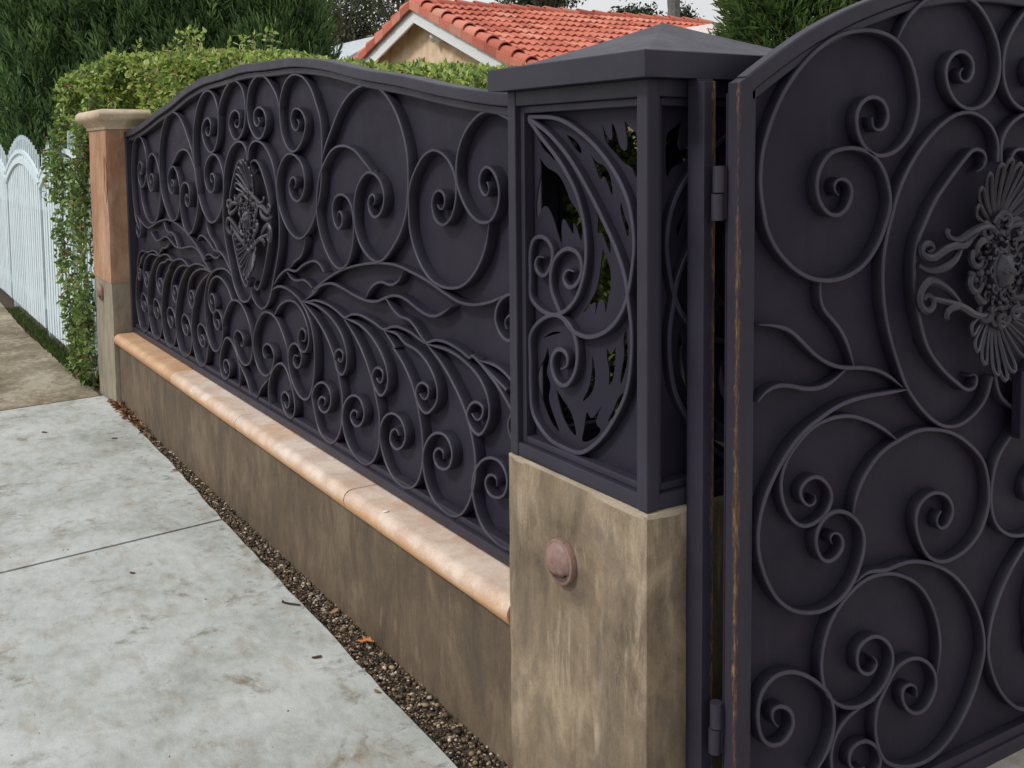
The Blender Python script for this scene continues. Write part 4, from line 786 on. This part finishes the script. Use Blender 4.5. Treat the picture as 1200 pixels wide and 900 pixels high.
# ================================================================== WHITE PICKET FENCE
wf = thing('picket_fence', (-9, .03, 0), 'white picket fence with scalloped top running off behind the far pillar', 'fence')
secs = [(-7.86, -5.62), (-10.10, -7.90), (-12.34, -10.14), (-14.58, -12.38)]
def scal(x, a, b):
    t = (x-a)/(b-a); return 1.455+.215*math.sin(math.pi*t)**.85
for (a, b) in secs:
    npk = 17; pitch = (b-a-.06)/npk
    for i in range(npk):
        xc = a+.03+pitch*(i+.5); h = scal(xc, a, b); wd = pitch*.72/2; t = .010
        sh = [(xc-wd, .06+random.uniform(0, .015)), (xc+wd, .06), (xc+wd, h-.15), (xc+wd*.36, h-.14), (xc+wd*.28, h-.02), (xc, h+.02), (xc-wd*.28, h-.02), (xc-wd*.36, h-.14), (xc-wd, h-.15)]
        v = [(x, .018+random.uniform(0, .003), z) for x, z in sh]+[(x, .036, z) for x, z in sh]; n = len(sh)
        MB().add(v, [tuple(range(n)), tuple(range(n, 2*n))[::-1]]+[(k, (k+1) % n, n+(k+1) % n, n+k) for k in range(n)]).build('picket', WHITE, wf)
    for dz, th in ((-.145, .035), (-.235, .055)):   # arched rails behind the tips
        xs_ = np.linspace(a+.01, b-.01, 24); rings = [[(x, .0, scal(x, a, b)+dz), (x, .0175, scal(x, a, b)+dz), (x, .0175, scal(x, a, b)+dz+th), (x, .0, scal(x, a, b)+dz+th)] for x in xs_]
        MB().loft(rings).build('arched_rail', WHITE, wf)
    MB().box((a+.01, .0365, .22), (b-.01, .075, .31)).build('back_rail', WHITE, wf)
    MB().box((a+.01, .0365, 1.05), (b-.01, .075, 1.14)).build('back_rail', WHITE, wf)
    MB().box((b+.002, .0385, -.05), (b+.036, .125, 1.36)).build('post', WHITE, wf)

# ================================================================== FOLIAGE
def leaves(name, P, D, U, L, Wd, cols, m, parent=None, fold=.25, **tg):
    """P base points, D length direction, U rough up; six-point folded leaf, two quads each"""
    n = len(P); D = D/(np.linalg.norm(D, axis=1)[:, None]+1e-9); S = np.cross(D, U); S /= np.linalg.norm(S, axis=1)[:, None]+1e-9; Nn = np.cross(S, D)
    L = L[:, None]; Wd = Wd[:, None]; V = np.empty((n, 6, 3))
    V[:, 0] = P; V[:, 3] = P+D*L+Nn*L*-.10
    for j, (t, s) in ((1, (.35, -1)), (2, (.75, -.62)), (5, (.35, 1)), (4, (.75, .62))):
        V[:, j] = P+D*L*t+S*Wd*.5*s+Nn*Wd*fold*abs(s)
    k = np.arange(n)[:, None]*6
    F = np.concatenate([k+np.array([[0, 1, 2, 3]]), k+np.array([[0, 3, 4, 5]])])
    return np_mesh(name, V.reshape(-1, 3), F, m, np.repeat(cols, 6, 0), parent, **tg)
def rdir(n, up=0.0):
    d = rng.normal(size=(n, 3)); d[:, 2] += up; return d/(np.linalg.norm(d, axis=1)[:, None]+1e-9)
def vary(pal, prob, n, lo=.75, hi=1.25):
    return np.array(pal)[rng.choice(len(pal), n, p=prob)]*rng.uniform(lo, hi, (n, 1))

# ---- clipped hedge behind the panel
hg = thing('hedge', (-4, .6, 0), 'long clipped green hedge rising behind the dark iron panel', 'hedge')
def htop(x): return np.interp(x, [-7.6, -7.0, -6.2, -5.4, -3.75, -2.65, -1.4, -.5], [2.12, 2.15, 2.15, 2.11, 1.995, 1.855, 1.745, 1.705])
def lump(x, y, z): return .06*np.sin(x*3.1+y*2.3)+.05*np.sin(x*7.3+1.3+z*5)+.03*np.sin(y*11+x*13.7)
n = 110000
x = -.45-6.8*rng.uniform(0, 1, n)**1.45
part = rng.uniform(0, 1, n)
z = np.empty(n); y = np.empty(n); H = htop(x)
top = part < .50
y[top] = rng.uniform(.22, .95, top.sum()); z[top] = H[top]+lump(x, y, z*0)[top]*.28-np.abs(rng.normal(0, .055, top.sum()))
fr = ~top
y[fr] = .27+np.abs(rng.normal(0, .05, fr.sum())); z[fr] = H[fr]-np.abs(rng.normal(0, .32, fr.sum())); z[fr] = np.maximum(z[fr], .75)
y[fr] += lump(x, y*0, z)[fr]*.5
ok = ~((x < -5.0) & (x > -5.7) & (y < .6) & (z < 1.72)); x, y, z, part = x[ok], y[ok], z[ok], part[ok]; n = len(x)
D = rdir(n, .55); U = rdir(n, 1.2)
HP = [(.22, .32, .065), (.36, .48, .11), (.50, .60, .17), (.09, .15, .04), (.62, .66, .28), (.34, .17, .09), (.58, .52, .24)]
cols = vary(HP, [.26, .27, .17, .18, .06, .03, .03], n)
leaves('foliage', np.stack([x, y, z], 1), D, U, rng.uniform(.030, .056, n)*np.interp(x, [-5, -2.2], [.98, .54]), rng.uniform(.017, .030, n)*np.interp(x, [-5, -2.2], [1.0, .58]), cols, LEAF, hg, kind='stuff')
# woody inside so that the hedge is not hollow
mb = MB()
for i in range(260):
    x0 = random.uniform(-7.1, -.5); y0 = random.uniform(.35, 1.0); p = [(x0, y0, 0)]
    for k in range(5): p.append((p[-1][0]+random.uniform(-.12, .12), min(1.15, max(.3, p[-1][1]+random.uniform(-.10, .10))), p[-1][2]+.36*htop(x0)/2.05))
    mb.tube(p, [.016, .013, .010, .008, .006, .004], 5)
mb.build('stems', BARK, hg)
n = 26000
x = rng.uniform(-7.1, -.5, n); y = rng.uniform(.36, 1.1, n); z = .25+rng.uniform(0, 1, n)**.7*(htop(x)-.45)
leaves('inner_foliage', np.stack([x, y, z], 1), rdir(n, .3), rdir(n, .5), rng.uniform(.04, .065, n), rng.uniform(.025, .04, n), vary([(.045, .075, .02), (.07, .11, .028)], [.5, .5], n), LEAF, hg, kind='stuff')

Ps = []; mb = MB()
for i in range(26):
    x0 = random.uniform(-6.9, -3.2); y0 = random.uniform(.28, .7); z0 = float(htop(x0))-.05; p = [Vector((x0, y0, z0))]
    if i < 4: p = [Vector((-4.75+.03*i, .40, float(htop(-4.75))-.05))]
    for k in range(random.randint(3, 5) if i >= 4 else 7): p.append(p[-1]+Vector((random.uniform(-.022, .022), random.uniform(-.015, .015), random.uniform(.02, .042))))
    mb.tube(p, [.0022]*len(p), 4); Ps += p[1:]
mb.build('shoots', BARK, hg, kind='stuff')
Ps = np.array([tuple(p) for p in Ps]); P = np.repeat(Ps, 3, 0)+rng.normal(0, .006, (len(Ps)*3, 3)); n = len(P)
leaves('shoot_leaves', P, rdir(n, .5), rdir(n, 1), rng.uniform(.025, .045, n), rng.uniform(.012, .022, n), vary(HP, [.2, .3, .2, .1, .12, .03, .05], n), LEAF, hg, kind='stuff')

# ---- straggly climber hanging over the white fence beside the far pillar
vn = thing('climbing_shrub', (-6.1, -.01, 0), 'leafy green climber spilling over the white fence beside orange pillar', 'shrub')
Pts = []; mb = MB()
r = random.Random(3)
for i in range(16):
    t = r.random(); x0 = -5.64-1.35*t**1.5; z0 = r.uniform(1.45, 1.95); p = [Vector((x0, r.uniform(.02, .25), z0))]
    L_ = int(r.uniform(8, 30)*(1-.55*t))
    for k in range(L_):
        q = p[-1]+Vector((r.uniform(-.04, .045), r.uniform(-.03, .02), -r.uniform(.02, .075)))
        q.y = min(max(q.y, -.055), .0 if q.z < 1.7 else .3)
        if q.x > -5.60: q.x = -5.62
        if q.z < .06: break
        p.append(q)
    if len(p) > 2: mb.tube(p, [.004]*len(p), 4); Pts += p[1:]
for i in range(14):   # bushy foot by the pillar
    x0 = r.uniform(-6.25, -5.62); p = [Vector((x0, -.01, 0))]
    for k in range(int(r.uniform(5, 13))): p.append(p[-1]+Vector((r.uniform(-.045, .045), r.uniform(-.02, .012), r.uniform(.04, .08)))); p[-1].y = min(max(p[-1].y, -.07), .0); p[-1].x = min(p[-1].x, -5.62)
    mb.tube(p, [.004]*len(p), 4); Pts += p[1:]
mb.build('stems', BARK, vn)
Pts = np.array([tuple(p) for p in Pts]); k = 11; P = np.repeat(Pts, k, 0)+rng.normal(0, .030, (len(Pts)*k, 3)); P[:, 1] = np.clip(P[:, 1], -.10, .3); P[:, 0] = np.minimum(P[:, 0], -5.60); n = len(P)
leaves('foliage', P, rdir(n, -.1), rdir(n, .8)+np.array([0, -.8, 0]), rng.uniform(.030, .058, n), rng.uniform(.018, .030, n), vary([(.13, .21, .05), (.20, .30, .08), (.30, .40, .12), (.08, .13, .04), (.30, .13, .08)], [.32, .28, .16, .20, .04], n), LEAF, vn, kind='stuff')
# rounded overhang of hedge end above the white fence
n = 9000
a = rng.uniform(0, 2*math.pi, n); c = rng.uniform(-1, 1, n); rr = rng.uniform(.72, 1.03, n)**.6; s = np.sqrt(1-c*c)
sq = lambda q: np.sign(q)*np.abs(q)**.45
P = np.stack([-6.30+.88*rr*sq(s*np.cos(a)), .40+.40*rr*sq(s*np.sin(a)), 1.84+.26*rr*sq(c)], 1); P += lump(P[:, 0]*2, P[:, 1]*2, P[:, 2]*2)[:, None]*.5
P = P[(P[:, 0] < -5.58) | (P[:, 2] > 1.79)]; n = len(P)
leaves('overhang', P, rdir(n, .1), rdir(n, .9), rng.uniform(.030, .055, n), rng.uniform(.017, .028, n), vary(HP, [.28, .27, .14, .22, .03, .03, .03], n), LEAF, vn, kind='stuff')

# grass tuft line along the foot of the white fence
n = 2000
x = -5.7-rng.uniform(0, 1, n)**1.3*4.2; y = rng.uniform(-.075, .03, n)
leaves('grass', np.stack([x, y, np.full(n, -.025)], 1), np.stack([rng.normal(0, .35, n), rng.normal(0, .3, n), np.ones(n)], 1), rdir(n), rng.uniform(.025, .07, n)*np.clip(1.2+.09*(x+5.7), .45, 1.2), rng.uniform(.004, .008, n), vary([(.05, .10, .02), (.10, .16, .04), (.16, .15, .06)], [.45, .4, .15], n), LEAF, kind='stuff', label='thin green grass along foot of white fence', cat='grass')

# ---- conifers: sprays of thin scale leaves
def conifer(loc, h, rad_, label, nspray, pal, prob, group=None, up=1.6, slen=(.16, .34), base=0.05, tipc=None, name='conifer_tree', lw=.016, per=11):
    t = thing(name, loc, label, 'tree', group)
    X, Y, Z = loc
    MB().tube([(X, Y, -.05), (X+.03, Y, h*.35), (X-.02, Y+.02, h*.7), (X, Y, h*.96)], [.13, .10, .06, .02], 8).build('trunk', BARK, t)
    v = rng.uniform(0, 1, nspray)**.9; hh = base+v*(h-base)
    prof = np.interp(v, [0, .08, .3, .6, .85, 1], [.75, .95, 1, .86, .5, .06])*rad_
    a = rng.uniform(0, 2*math.pi, nspray)
    lumps = 1+.14*np.sin(3*a+hh*2.1)+.10*np.sin(7*a-hh*5.3)+.07*np.sin(hh*11+a*2)
    r_ = prof*lumps*np.sqrt(rng.uniform(.30, 1.02, nspray))
    C = np.stack([X+r_*np.cos(a), Y+r_*np.sin(a), hh], 1)
    out = np.stack([np.cos(a), np.sin(a), np.zeros(nspray)], 1)
    axis = out*rng.uniform(.25, .8, (nspray, 1))+np.array([0, 0, up])*rng.uniform(.6, 1.2, (nspray, 1))+rng.normal(0, .25, (nspray, 3)); axis /= np.linalg.norm(axis, axis=1)[:, None]
    SL = rng.uniform(slen[0], slen[1], nspray)
    k = per; tpos = np.tile(np.linspace(0, 1, k), nspray); A = np.repeat(axis, k, 0); SLr = np.repeat(SL, k)
    P = np.repeat(C, k, 0)+A*(SLr*tpos)[:, None]; side = rdir(nspray*k); side -= A*np.sum(side*A, 1)[:, None]; side /= np.linalg.norm(side, axis=1)[:, None]+1e-9
    P += side*(SLr*.05)[:, None]
    D = A*.85+side*(.75*(1-tpos)+.15)[:, None]; n = len(P)
    cs = np.repeat(vary(pal, prob, nspray, .7, 1.3), k, 0)*rng.uniform(.85, 1.15, (n, 1))
    if tipc is not None: cs = cs*(1-(tpos**2)[:, None]*.55)+np.array(tipc)*(tpos**2)[:, None]*.55
    leaves('crown', P, D, rdir(n, .4), SLr*rng.uniform(.26, .48, n), rng.uniform(.7, 1.3, n)*lw, cs, NEEDLE, t, kind='stuff')
    return t
CP = [(.052, .105, .042), (.092, .175, .062), (.16, .265, .092), (.26, .38, .14)]
CQ = [.34, .34, .22, .10]
for i, (X, Y, hgt, rr, lab) in enumerate([(-11.8, .85, 5.4, .80, 'dark conifer at the left picture edge above white fence'), (-11.4, 1.65, 5.6, .80, 'dark conifer behind the white fence and climbing shrub'),
        (-11.0, 2.30, 5.3, .75, 'dark conifer rising directly behind the far pillar'), (-10.8, 2.75, 5.5, .68, 'dark conifer rising behind left part of the hedge'), (-10.3, 2.98, 4.6, .52, 'dark conifer nearest the red roofed house, end of row'),
        (-14.5, .9, 6.0, 1.0, 'dark conifer farthest back in the row, at far left')]):
    conifer((X, Y, 0), hgt, rr, lab, 7000, CP, CQ, 'row of dark conifers behind the hedge', tipc=(.20, .33, .11), lw=.020)
conifer((-5.75, 6.55, 0), 3.4, .92, 'feathery green conifer between pillar cap and gate', 5200, [(.030, .062, .020), (.050, .095, .028), (.10, .165, .045), (.15, .08, .04)], [.36, .34, .22, .08], None, .5, (.16, .36), .4, (.20, .33, .08))

# ---- loose broadleaf trees far behind
def broad(loc, h, crown, label, nclump, pal, prob, lw=.07, ll=.16, trunk=.16, clump=.34, per=26, name='tree', group=None):
    t = thing(name, loc, label, 'tree', group); X, Y, Z = loc; cx, cy, cz, rx, rz = crown
    mb = MB(); mb.tube([(X, Y, 0), (X+.1, Y, h*.3), (X-.1, Y+.1, h*.6), (cx, cy, cz)], [trunk, trunk*.8, trunk*.6, trunk*.3], 7)
    cl = []
    for i in range(nclump):
        d = rdir(1)[0]; q = np.array([cx, cy, cz])+d*np.array([rx, rx, rz])*rng.uniform(.35, 1.0); cl.append(q)
        if i % 3 == 0: mb.tube([(X-.1, Y+.1, min(h*.6, q[2]-.2)), ((X+q[0])/2, (Y+q[1])/2, (h*.6+q[2])/2+.2), tuple(q)], [trunk*.35, trunk*.2, trunk*.06], 5)
    mb.build('trunk', BARK, t)
    cl = np.array(cl); P = np.repeat(cl, per, 0)+rng.normal(0, clump*.5, (len(cl)*per, 3)); n = len(P)
    cc = np.repeat(vary(pal, prob, len(cl), .7, 1.3), per, 0)*rng.uniform(.8, 1.2, (n, 1))
    leaves('crown', P, rdir(n, -.5), rdir(n), rng.uniform(.6, 1.3, n)*ll, rng.uniform(.6, 1.3, n)*lw, cc, LEAF, t, kind='stuff')
    return t
EP = [(.06, .075, .035), (.10, .115, .05), (.15, .16, .08), (.035, .05, .022)]; EQ = [.35, .3, .15, .2]
broad((-30.5, 12.4, 0), 8, (-30.3, 12.3, 5.9, 1.5, 2.1), 'grey green gum tree beyond the grey roof, next to conifers', 150, EP, EQ)
broad((-34, 16.2, 0), 9, (-34, 16.0, 6.6, 1.7, 2.4), 'sparse gum tree just left of the red roof peak', 150, EP, EQ)
broad((-29.9, 19.6, 0), 7, (-29.9, 19.5, 7.25, 1.7, .95), 'dark tree crown showing above middle of the tiled ridge', 170, EP, EQ)
broad((-26.44, 20.92, 0), 5.6, (-26.44, 20.92, 5.72, .85, .40), 'low dark shrub top just left of the palm trunk', 110, [(.025, .04, .018), (.05, .065, .03)], [.6, .4])
broad((-25.36, 22.2, 0), 5.6, (-25.36, 22.2, 5.70, .28, .36), 'small dark tuft just right of the palm trunk', 22, [(.025, .04, .018), (.05, .065, .03)], [.6, .4])
pm = thing('palm_tree', (-24.6, 21.1, 0), 'bare palm trunk standing behind the ridge, cut by picture top', 'palm')
pts = [(-24.6, 21.1, -.05+.25*i) for i in range(44)]
MB().tube(pts, [.19+.02*(i % 2) for i in range(44)], 10).build('trunk', BARK2, pm)
P = np.repeat(np.array([[-24.6, 21.1, 10.7]]), 900, 0); a = np.repeat(rng.uniform(0, 6.28, 30), 30); s = np.tile(np.linspace(.05, 1, 30), 30)
P = P+np.stack([np.cos(a)*s*2.1, np.sin(a)*s*2.1, .9*s-2.0*s*s], 1)
leaves('crown', P, np.stack([np.cos(a)*.6+rng.normal(0, .6, 900), np.sin(a)*.6+rng.normal(0, .6, 900), -np.ones(900)*.4], 1), rdir(900), np.full(900, .5), np.full(900, .05), vary(EP, EQ, 900), LEAF, pm, kind='stuff')

# ================================================================== HOUSE WITH TILED ROOF
hs_ = thing('house', (-14.2, 10.3, 0), 'peach stucco house with white gable trim and red clay tile roof', 'house')
RX, RY0, RY1, RZ = -14.85, 7.0, 13.75, 4.02     # ridge
SR, SL_ = .372, .335                            # pitch of right and left slope
WR, WL = 5.0, 2.9                               # plan widths of the slopes
zr = lambda x: RZ-(x-RX)*SR if x > RX else RZ-(RX-x)*SL_
wy = RY0+.24
MB().add([(RX-WL+.35, wy, 0), (RX+WR-.35, wy, 0), (RX+WR-.35, wy, zr(RX+WR-.35)-.12), (RX, wy, RZ-.12), (RX-WL+.35, wy, zr(RX-WL+.35)-.12)]+
         [(RX-WL+.35, RY1-.4, 0), (RX+WR-.35, RY1-.4, 0), (RX+WR-.35, RY1-.4, zr(RX+WR-.35)-.12), (RX, RY1-.4, RZ-.12), (RX-WL+.35, RY1-.4, zr(RX-WL+.35)-.12)],
         [(0,1,2,3,4), (9,8,7,6,5), (0,5,6,1), (1,6,7,2), (2,7,8,3), (3,8,9,4), (4,9,5,0)]).build('wall', GABLE, hs_)
rf = MB()
for (xa, xb) in ((RX, RX+WR), (RX-WL, RX)):
    za, zb_ = zr(xa), zr(xb); t = .08
    rf.add([(xa, RY0, za), (xb, RY0, zb_), (xb, RY1, zb_), (xa, RY1, za), (xa, RY0, za-t), (xb, RY0, zb_-t), (xb, RY1, zb_-t), (xa, RY1, za-t)],
           [(0,1,2,3), (7,6,5,4), (0,4,5,1), (1,5,6,2), (2,6,7,3), (3,7,4,0)])
roof = rf.build('roof', SOFFIT, hs_)
for sgn, W_, S_ in ((1, WR, SR), (-1, WL, SL_)):      # barge boards
    x1 = RX+sgn*W_; bt = -.02
    v = []
    for yy in (RY0-.03, RY0+.012):
        v += [(RX, yy, RZ+bt), (x1, yy, RZ-W_*S_+bt), (x1, yy, RZ-W_*S_+bt-.29), (RX, yy, RZ+bt-.29)]
    MB().add(v, [(0,1,2,3), (7,6,5,4), (0,4,5,1), (1,5,6,2), (2,6,7,3), (3,7,4,0)]).build('barge_board', TRIM, hs_)
for k, d in enumerate((.75, 1.55, 2.3)):              # outlookers under the left overhang
    x0 = RX-d; z0 = zr(x0)-.083
    MB().box((x0-.05, RY0+.02, z0-.13), (x0+.05, wy-.002, z0-.02)).build('outlooker', SOFFIT, hs_)
# S tiles, one mesh shared
def s_tile(wd, ln, lip):
    prof = []; m = 13
    for k in range(m):
        t = k/(m-1); prof.append((wd*t, .020*math.sin(4*math.pi*t+.3)+.012))
    v = []
    for (yy, dz) in ((0, 0), (ln, 0)):
        for (p, h) in prof: v.append((yy, p, h+(lip if yy > 0 else 0)))
        for (p, h) in prof: v.append((yy, p, h+(lip if yy > 0 else 0)-.022))
    f = []
    for k in range(m-1):
        f += [(k, k+1, 2*m+k+1, 2*m+k), (m+k, 3*m+k, 3*m+k+1, m+k+1), (2*m+k, 2*m+k+1, 3*m+k+1, 3*m+k)]
    f += [(0, 2*m, 3*m, m), (m-1, 2*m-1, 4*m-1, 3*m-1)]
    return v, f
CW, CL = .305, .372
sl = math.atan(SR); tv, tf = s_tile(CW, CL+.03, .038)
tme = bpy.data.meshes.new('roof_tile'); tme.from_pydata(tv, [], tf); tme.materials.append(TILE)
tme.polygons.foreach_set('use_smooth', [True]*len(tme.polygons))
tme.set_sharp_from_angle(angle=rad(50))
cells = []
ncol = int((RY1-RY0)/CW)
for rr in range(13):
    for cc in range(ncol):
        cells.append((rr, cc))
# nearest / largest first: rows that stand clear of the hedge and the pillar cap
def tile_pos(rr, cc):
    s = .02+rr*CL; return Vector((RX+s*math.cos(sl), RY0+.06+cc*CW, RZ+.03-s*math.sin(sl)))
cells.sort(key=lambda c: (c[0] > 9, c[1]+c[0]*.3))
rest_v = []; rest_f = []
for i, (rr, cc) in enumerate(cells):
    p = tile_pos(rr, cc); jit = random.uniform(-.010, .010); rot = Matrix.Rotation(sl+random.uniform(-.012, .012), 4, 'Y')
    M = Matrix.Translation(p+Vector((jit, random.uniform(-.004, .004), random.uniform(0, .006)))) @ rot
    if i < 300:
        o_ = bpy.data.objects.new('roof_tile', tme); COL.objects.link(o_); o_.parent = roof; o_.matrix_local = M
    else:
        k = len(rest_v); rest_v += [tuple(M @ Vector(q)) for q in tv]; rest_f += [tuple(a+k for a in f) for f in tf]
mb = MB(); mb.v = rest_v; mb.f = rest_f; mb.build('roof_tiles', TILE, roof, smooth=True, recalc=False, kind='stuff')
# rake and ridge barrels
def barrel(name, a, b, r0, r1, parent):
    a, b = Vector(a), Vector(b); t = (b-a).normalized(); up = Vector((0, 0, 1)); sd_ = t.cross(up).normalized(); nn = sd_.cross(t).normalized()
    rows = []
    for (c_, r_) in ((a, r0), (b, r1)):
        rows.append([c_+sd_*math.cos(q)*r_+nn*math.sin(q)*r_*.9 for q in np.linspace(-.15, math.pi+.15, 9)]+[c_+sd_*math.cos(q)*(r_-.02)+nn*math.sin(q)*(r_-.02)*.9 for q in np.linspace(math.pi+.15, -.15, 9)])
    return MB().loft(rows).build(name, TILE, parent, smooth=True)
for sgn, W_, S_ in ((1, WR, SR), (-1, WL, SL_)):
    L_ = math.hypot(W_, W_*S_); nt_ = int(L_/.372)
    for k in range(nt_):
        d0, d1 = W_*k/nt_, W_*(k+1.12)/nt_
        barrel('rake_tile', (RX+sgn*d0, RY0+.03, RZ-d0*S_+.035), (RX+sgn*d1, RY0+.03, RZ-d1*S_+.070), .100, .130, roof)
for sgn, W_, S_ in ((1, WR, SR), (-1, WL, SL_)):      # vertical flange of the rake tiles, lapping over the barge board
    nt_ = int(math.hypot(W_, W_*S_)/.372)
    for k in range(nt_):
        d0, d1 = W_*k/nt_, W_*(k+1.02)/nt_; x0_, x1_ = RX+sgn*d0, RX+sgn*d1; za, zb_ = RZ-d0*S_+.05, RZ-d1*S_+.07
        v = []
        for yy in (RY0-.105+.004*(k % 2), RY0-.07): v += [(x0_, yy, za), (x1_, yy, zb_), (x1_, yy, zb_-.145), (x0_, yy, za-.135)]
        MB().add(v, [(0,1,2,3), (7,6,5,4), (0,4,5,1), (1,5,6,2), (2,6,7,3), (3,7,4,0)]).build('rake_flange', TILE, roof)
for k in range(18):
    y0 = RY0+.05+k*.372
    if y0 < RY1-.1: barrel('ridge_tile', (RX, y0+.40, RZ+.025), (RX, y0, RZ+.05), .085, .105, roof)
MB().box((-13.6, 11.9, 3.30), (-12.2, 12.2, 3.745)).build('parapet', TRIM, hs_)
sl_ = MB().lathe([(.0001, 0), (.06, 0), (.06, .03), (.0001, .04)], (RX+.56, wy-.002, 3.46), 'y').build('security_light', TRIM, hs_, smooth=True)
for s in (-1, 1):
    MB().tube([(RX+.56+s*.02, wy-.04, 3.46), (RX+.56+s*.07, wy-.09, 3.43), (RX+.56+s*.13, wy-.15, 3.40)], [.03, .055, .075], 9).build('lamp_head', TRIM, sl_, smooth=True)

fh = thing('far_house', (-28, 11.6, 0), 'distant house with pale grey roof left of the gable', 'house')
MB().box((-32, 10.0, 0), (-26.4, 13.4, 3.6)).build('wall', CREAM, fh)
MB().add([(-32.4, 9.4, 3.5), (-26, 9.4, 3.5), (-26, 11.8, 4.88), (-32.4, 11.8, 4.88), (-26, 14.2, 3.5), (-32.4, 14.2, 3.5), (-32.4, 9.4, 3.4), (-26, 9.4, 3.4), (-26, 14.2, 3.4), (-32.4, 14.2, 3.4)],
         [(0,1,2,3), (3,2,4,5), (0,6,7,1), (5,4,8,9), (1,7,8,4,2), (0,3,5,9,6), (6,9,8,7)]).build('roof', GREYROOF, fh)

# ================================================================== SMALL LITTER ON THE GROUND
def litter(name, loc, size, rot, col, label, maple=False, curl=.25):
    pts = []
    if maple:
        for k in range(10):
            a = math.pi*2*k/10; r_ = size*(1 if k % 2 == 0 else .42)*(.8+.3*math.sin(k*2.1)); pts.append((r_*math.cos(a), r_*math.sin(a)))
    else:
        for k in range(10):
            a = math.pi*2*k/10; pts.append((size*math.cos(a), size*.42*math.sin(a)*(1+.2*math.sin(3*a))))
    x, y, z = loc; c, s = math.cos(rot), math.sin(rot)
    vs = [(x, y, z+size*.08)]
    for (u, v) in pts:
        h = curl*size*(abs(v)/size)**1.5+.12*size*math.sin(u*90)
        vs.append((x+u*c-v*s, y+u*s+v*c, z+max(.001, h)))
    n = len(pts); V = np.array(vs+[(a, b, d+.0012) for a, b, d in vs]); F = np.array([(0, 1+i, 1+(i+1) % n) for i in range(n)]+[(n+1, n+2+(i+1) % n, n+2+i) for i in range(n)])
    return np_mesh(name, V, F, LITTER, np.tile(np.array(col)*1.0, (len(V), 1))*rng.uniform(.8, 1.2, (len(V), 1)), label=label, cat='leaf')
litter('fallen_leaf', (-1.36, -.004, .0), .036, .5, (.52, .20, .06), 'bright orange star shaped leaf lying in the gravel', True)
litter('fallen_leaf', (-1.337, -.172, .0012), .016, 1.2, (.10, .035, .02), 'dark red curled leaf on the near pale slab', False, .6)
litter('fallen_leaf', (-1.055, -.104, .0012), .014, .2, (.30, .15, .08), 'small tan leaf on slab edge nearest the stone pillar', False, .3)
litter('fallen_leaf', (-2.304, -.495, .0012), .013, .6, (.10, .04, .025), 'small dark leaf just before the nearer sidewalk joint')
litter('fallen_leaf', (-4.58, -.467, .0012), .022, .4, (.22, .09, .05), 'small brown leaf on slab beyond the nearer joint, by left edge')
litter('fallen_leaf', (-4.236, -.171, .0012), .018, .9, (.09, .06, .04), 'small dark leaf on the slab near the far pillar')
litter('fallen_leaf', (-1.62, .0, -.006), .020, 2.2, (.36, .22, .13), 'dull tan leaf in gravel beyond the orange leaf')
MB().tube([(-1.775, -.120, .004), (-1.765, -.126, .004), (-1.740, -.112, .004), (-1.705, -.085, .006)], [.0028, .0034, .0034, .0026], 5).build('plastic_strip', RUBBER, None, label='short black bent plastic strip on the slab edge', cat='strip')
n = 420
x = -5.15+rng.exponential(.28, n); x = np.clip(x, -5.3, -3.2); ey = np.array([edge_y(v) for v in x]); y = ey-.01+(rng.uniform(0, 1, n))*(.035-ey)
ok = ~((x < -5.04) & (y > -.004)); x, y = x[ok], y[ok]; n = len(x)
leaves('leaf_litter', np.stack([x, y, rng.uniform(-.012, .012, n)], 1), rdir(n)*np.array([1, 1, .25]), rdir(n, 1.5), rng.uniform(.02, .045, n), rng.uniform(.008, .018, n), vary([(.20, .085, .04), (.30, .15, .075), (.10, .05, .03), (.42, .30, .2)], [.35, .3, .25, .1], n), LITTER, kind='stuff', label='brown dry leaf litter at the foot of far pillar', cat='leaves')
n = 260
x = -rng.uniform(.7, 8.5, n); y = -.12-rng.uniform(0, 1, n)*1.6; sz = rng.choice([.0016, .0026, .004], n, p=[.6, .3, .1])
pebbles('grit', np.stack([x, y], 1), sz, vary([(.04, .03, .025), (.10, .06, .04), (.2, .15, .1)], [.5, .3, .2], n), np.full(n, .001), kind='stuff', label='scattered specks of grit on the pale sidewalk', cat='grit')
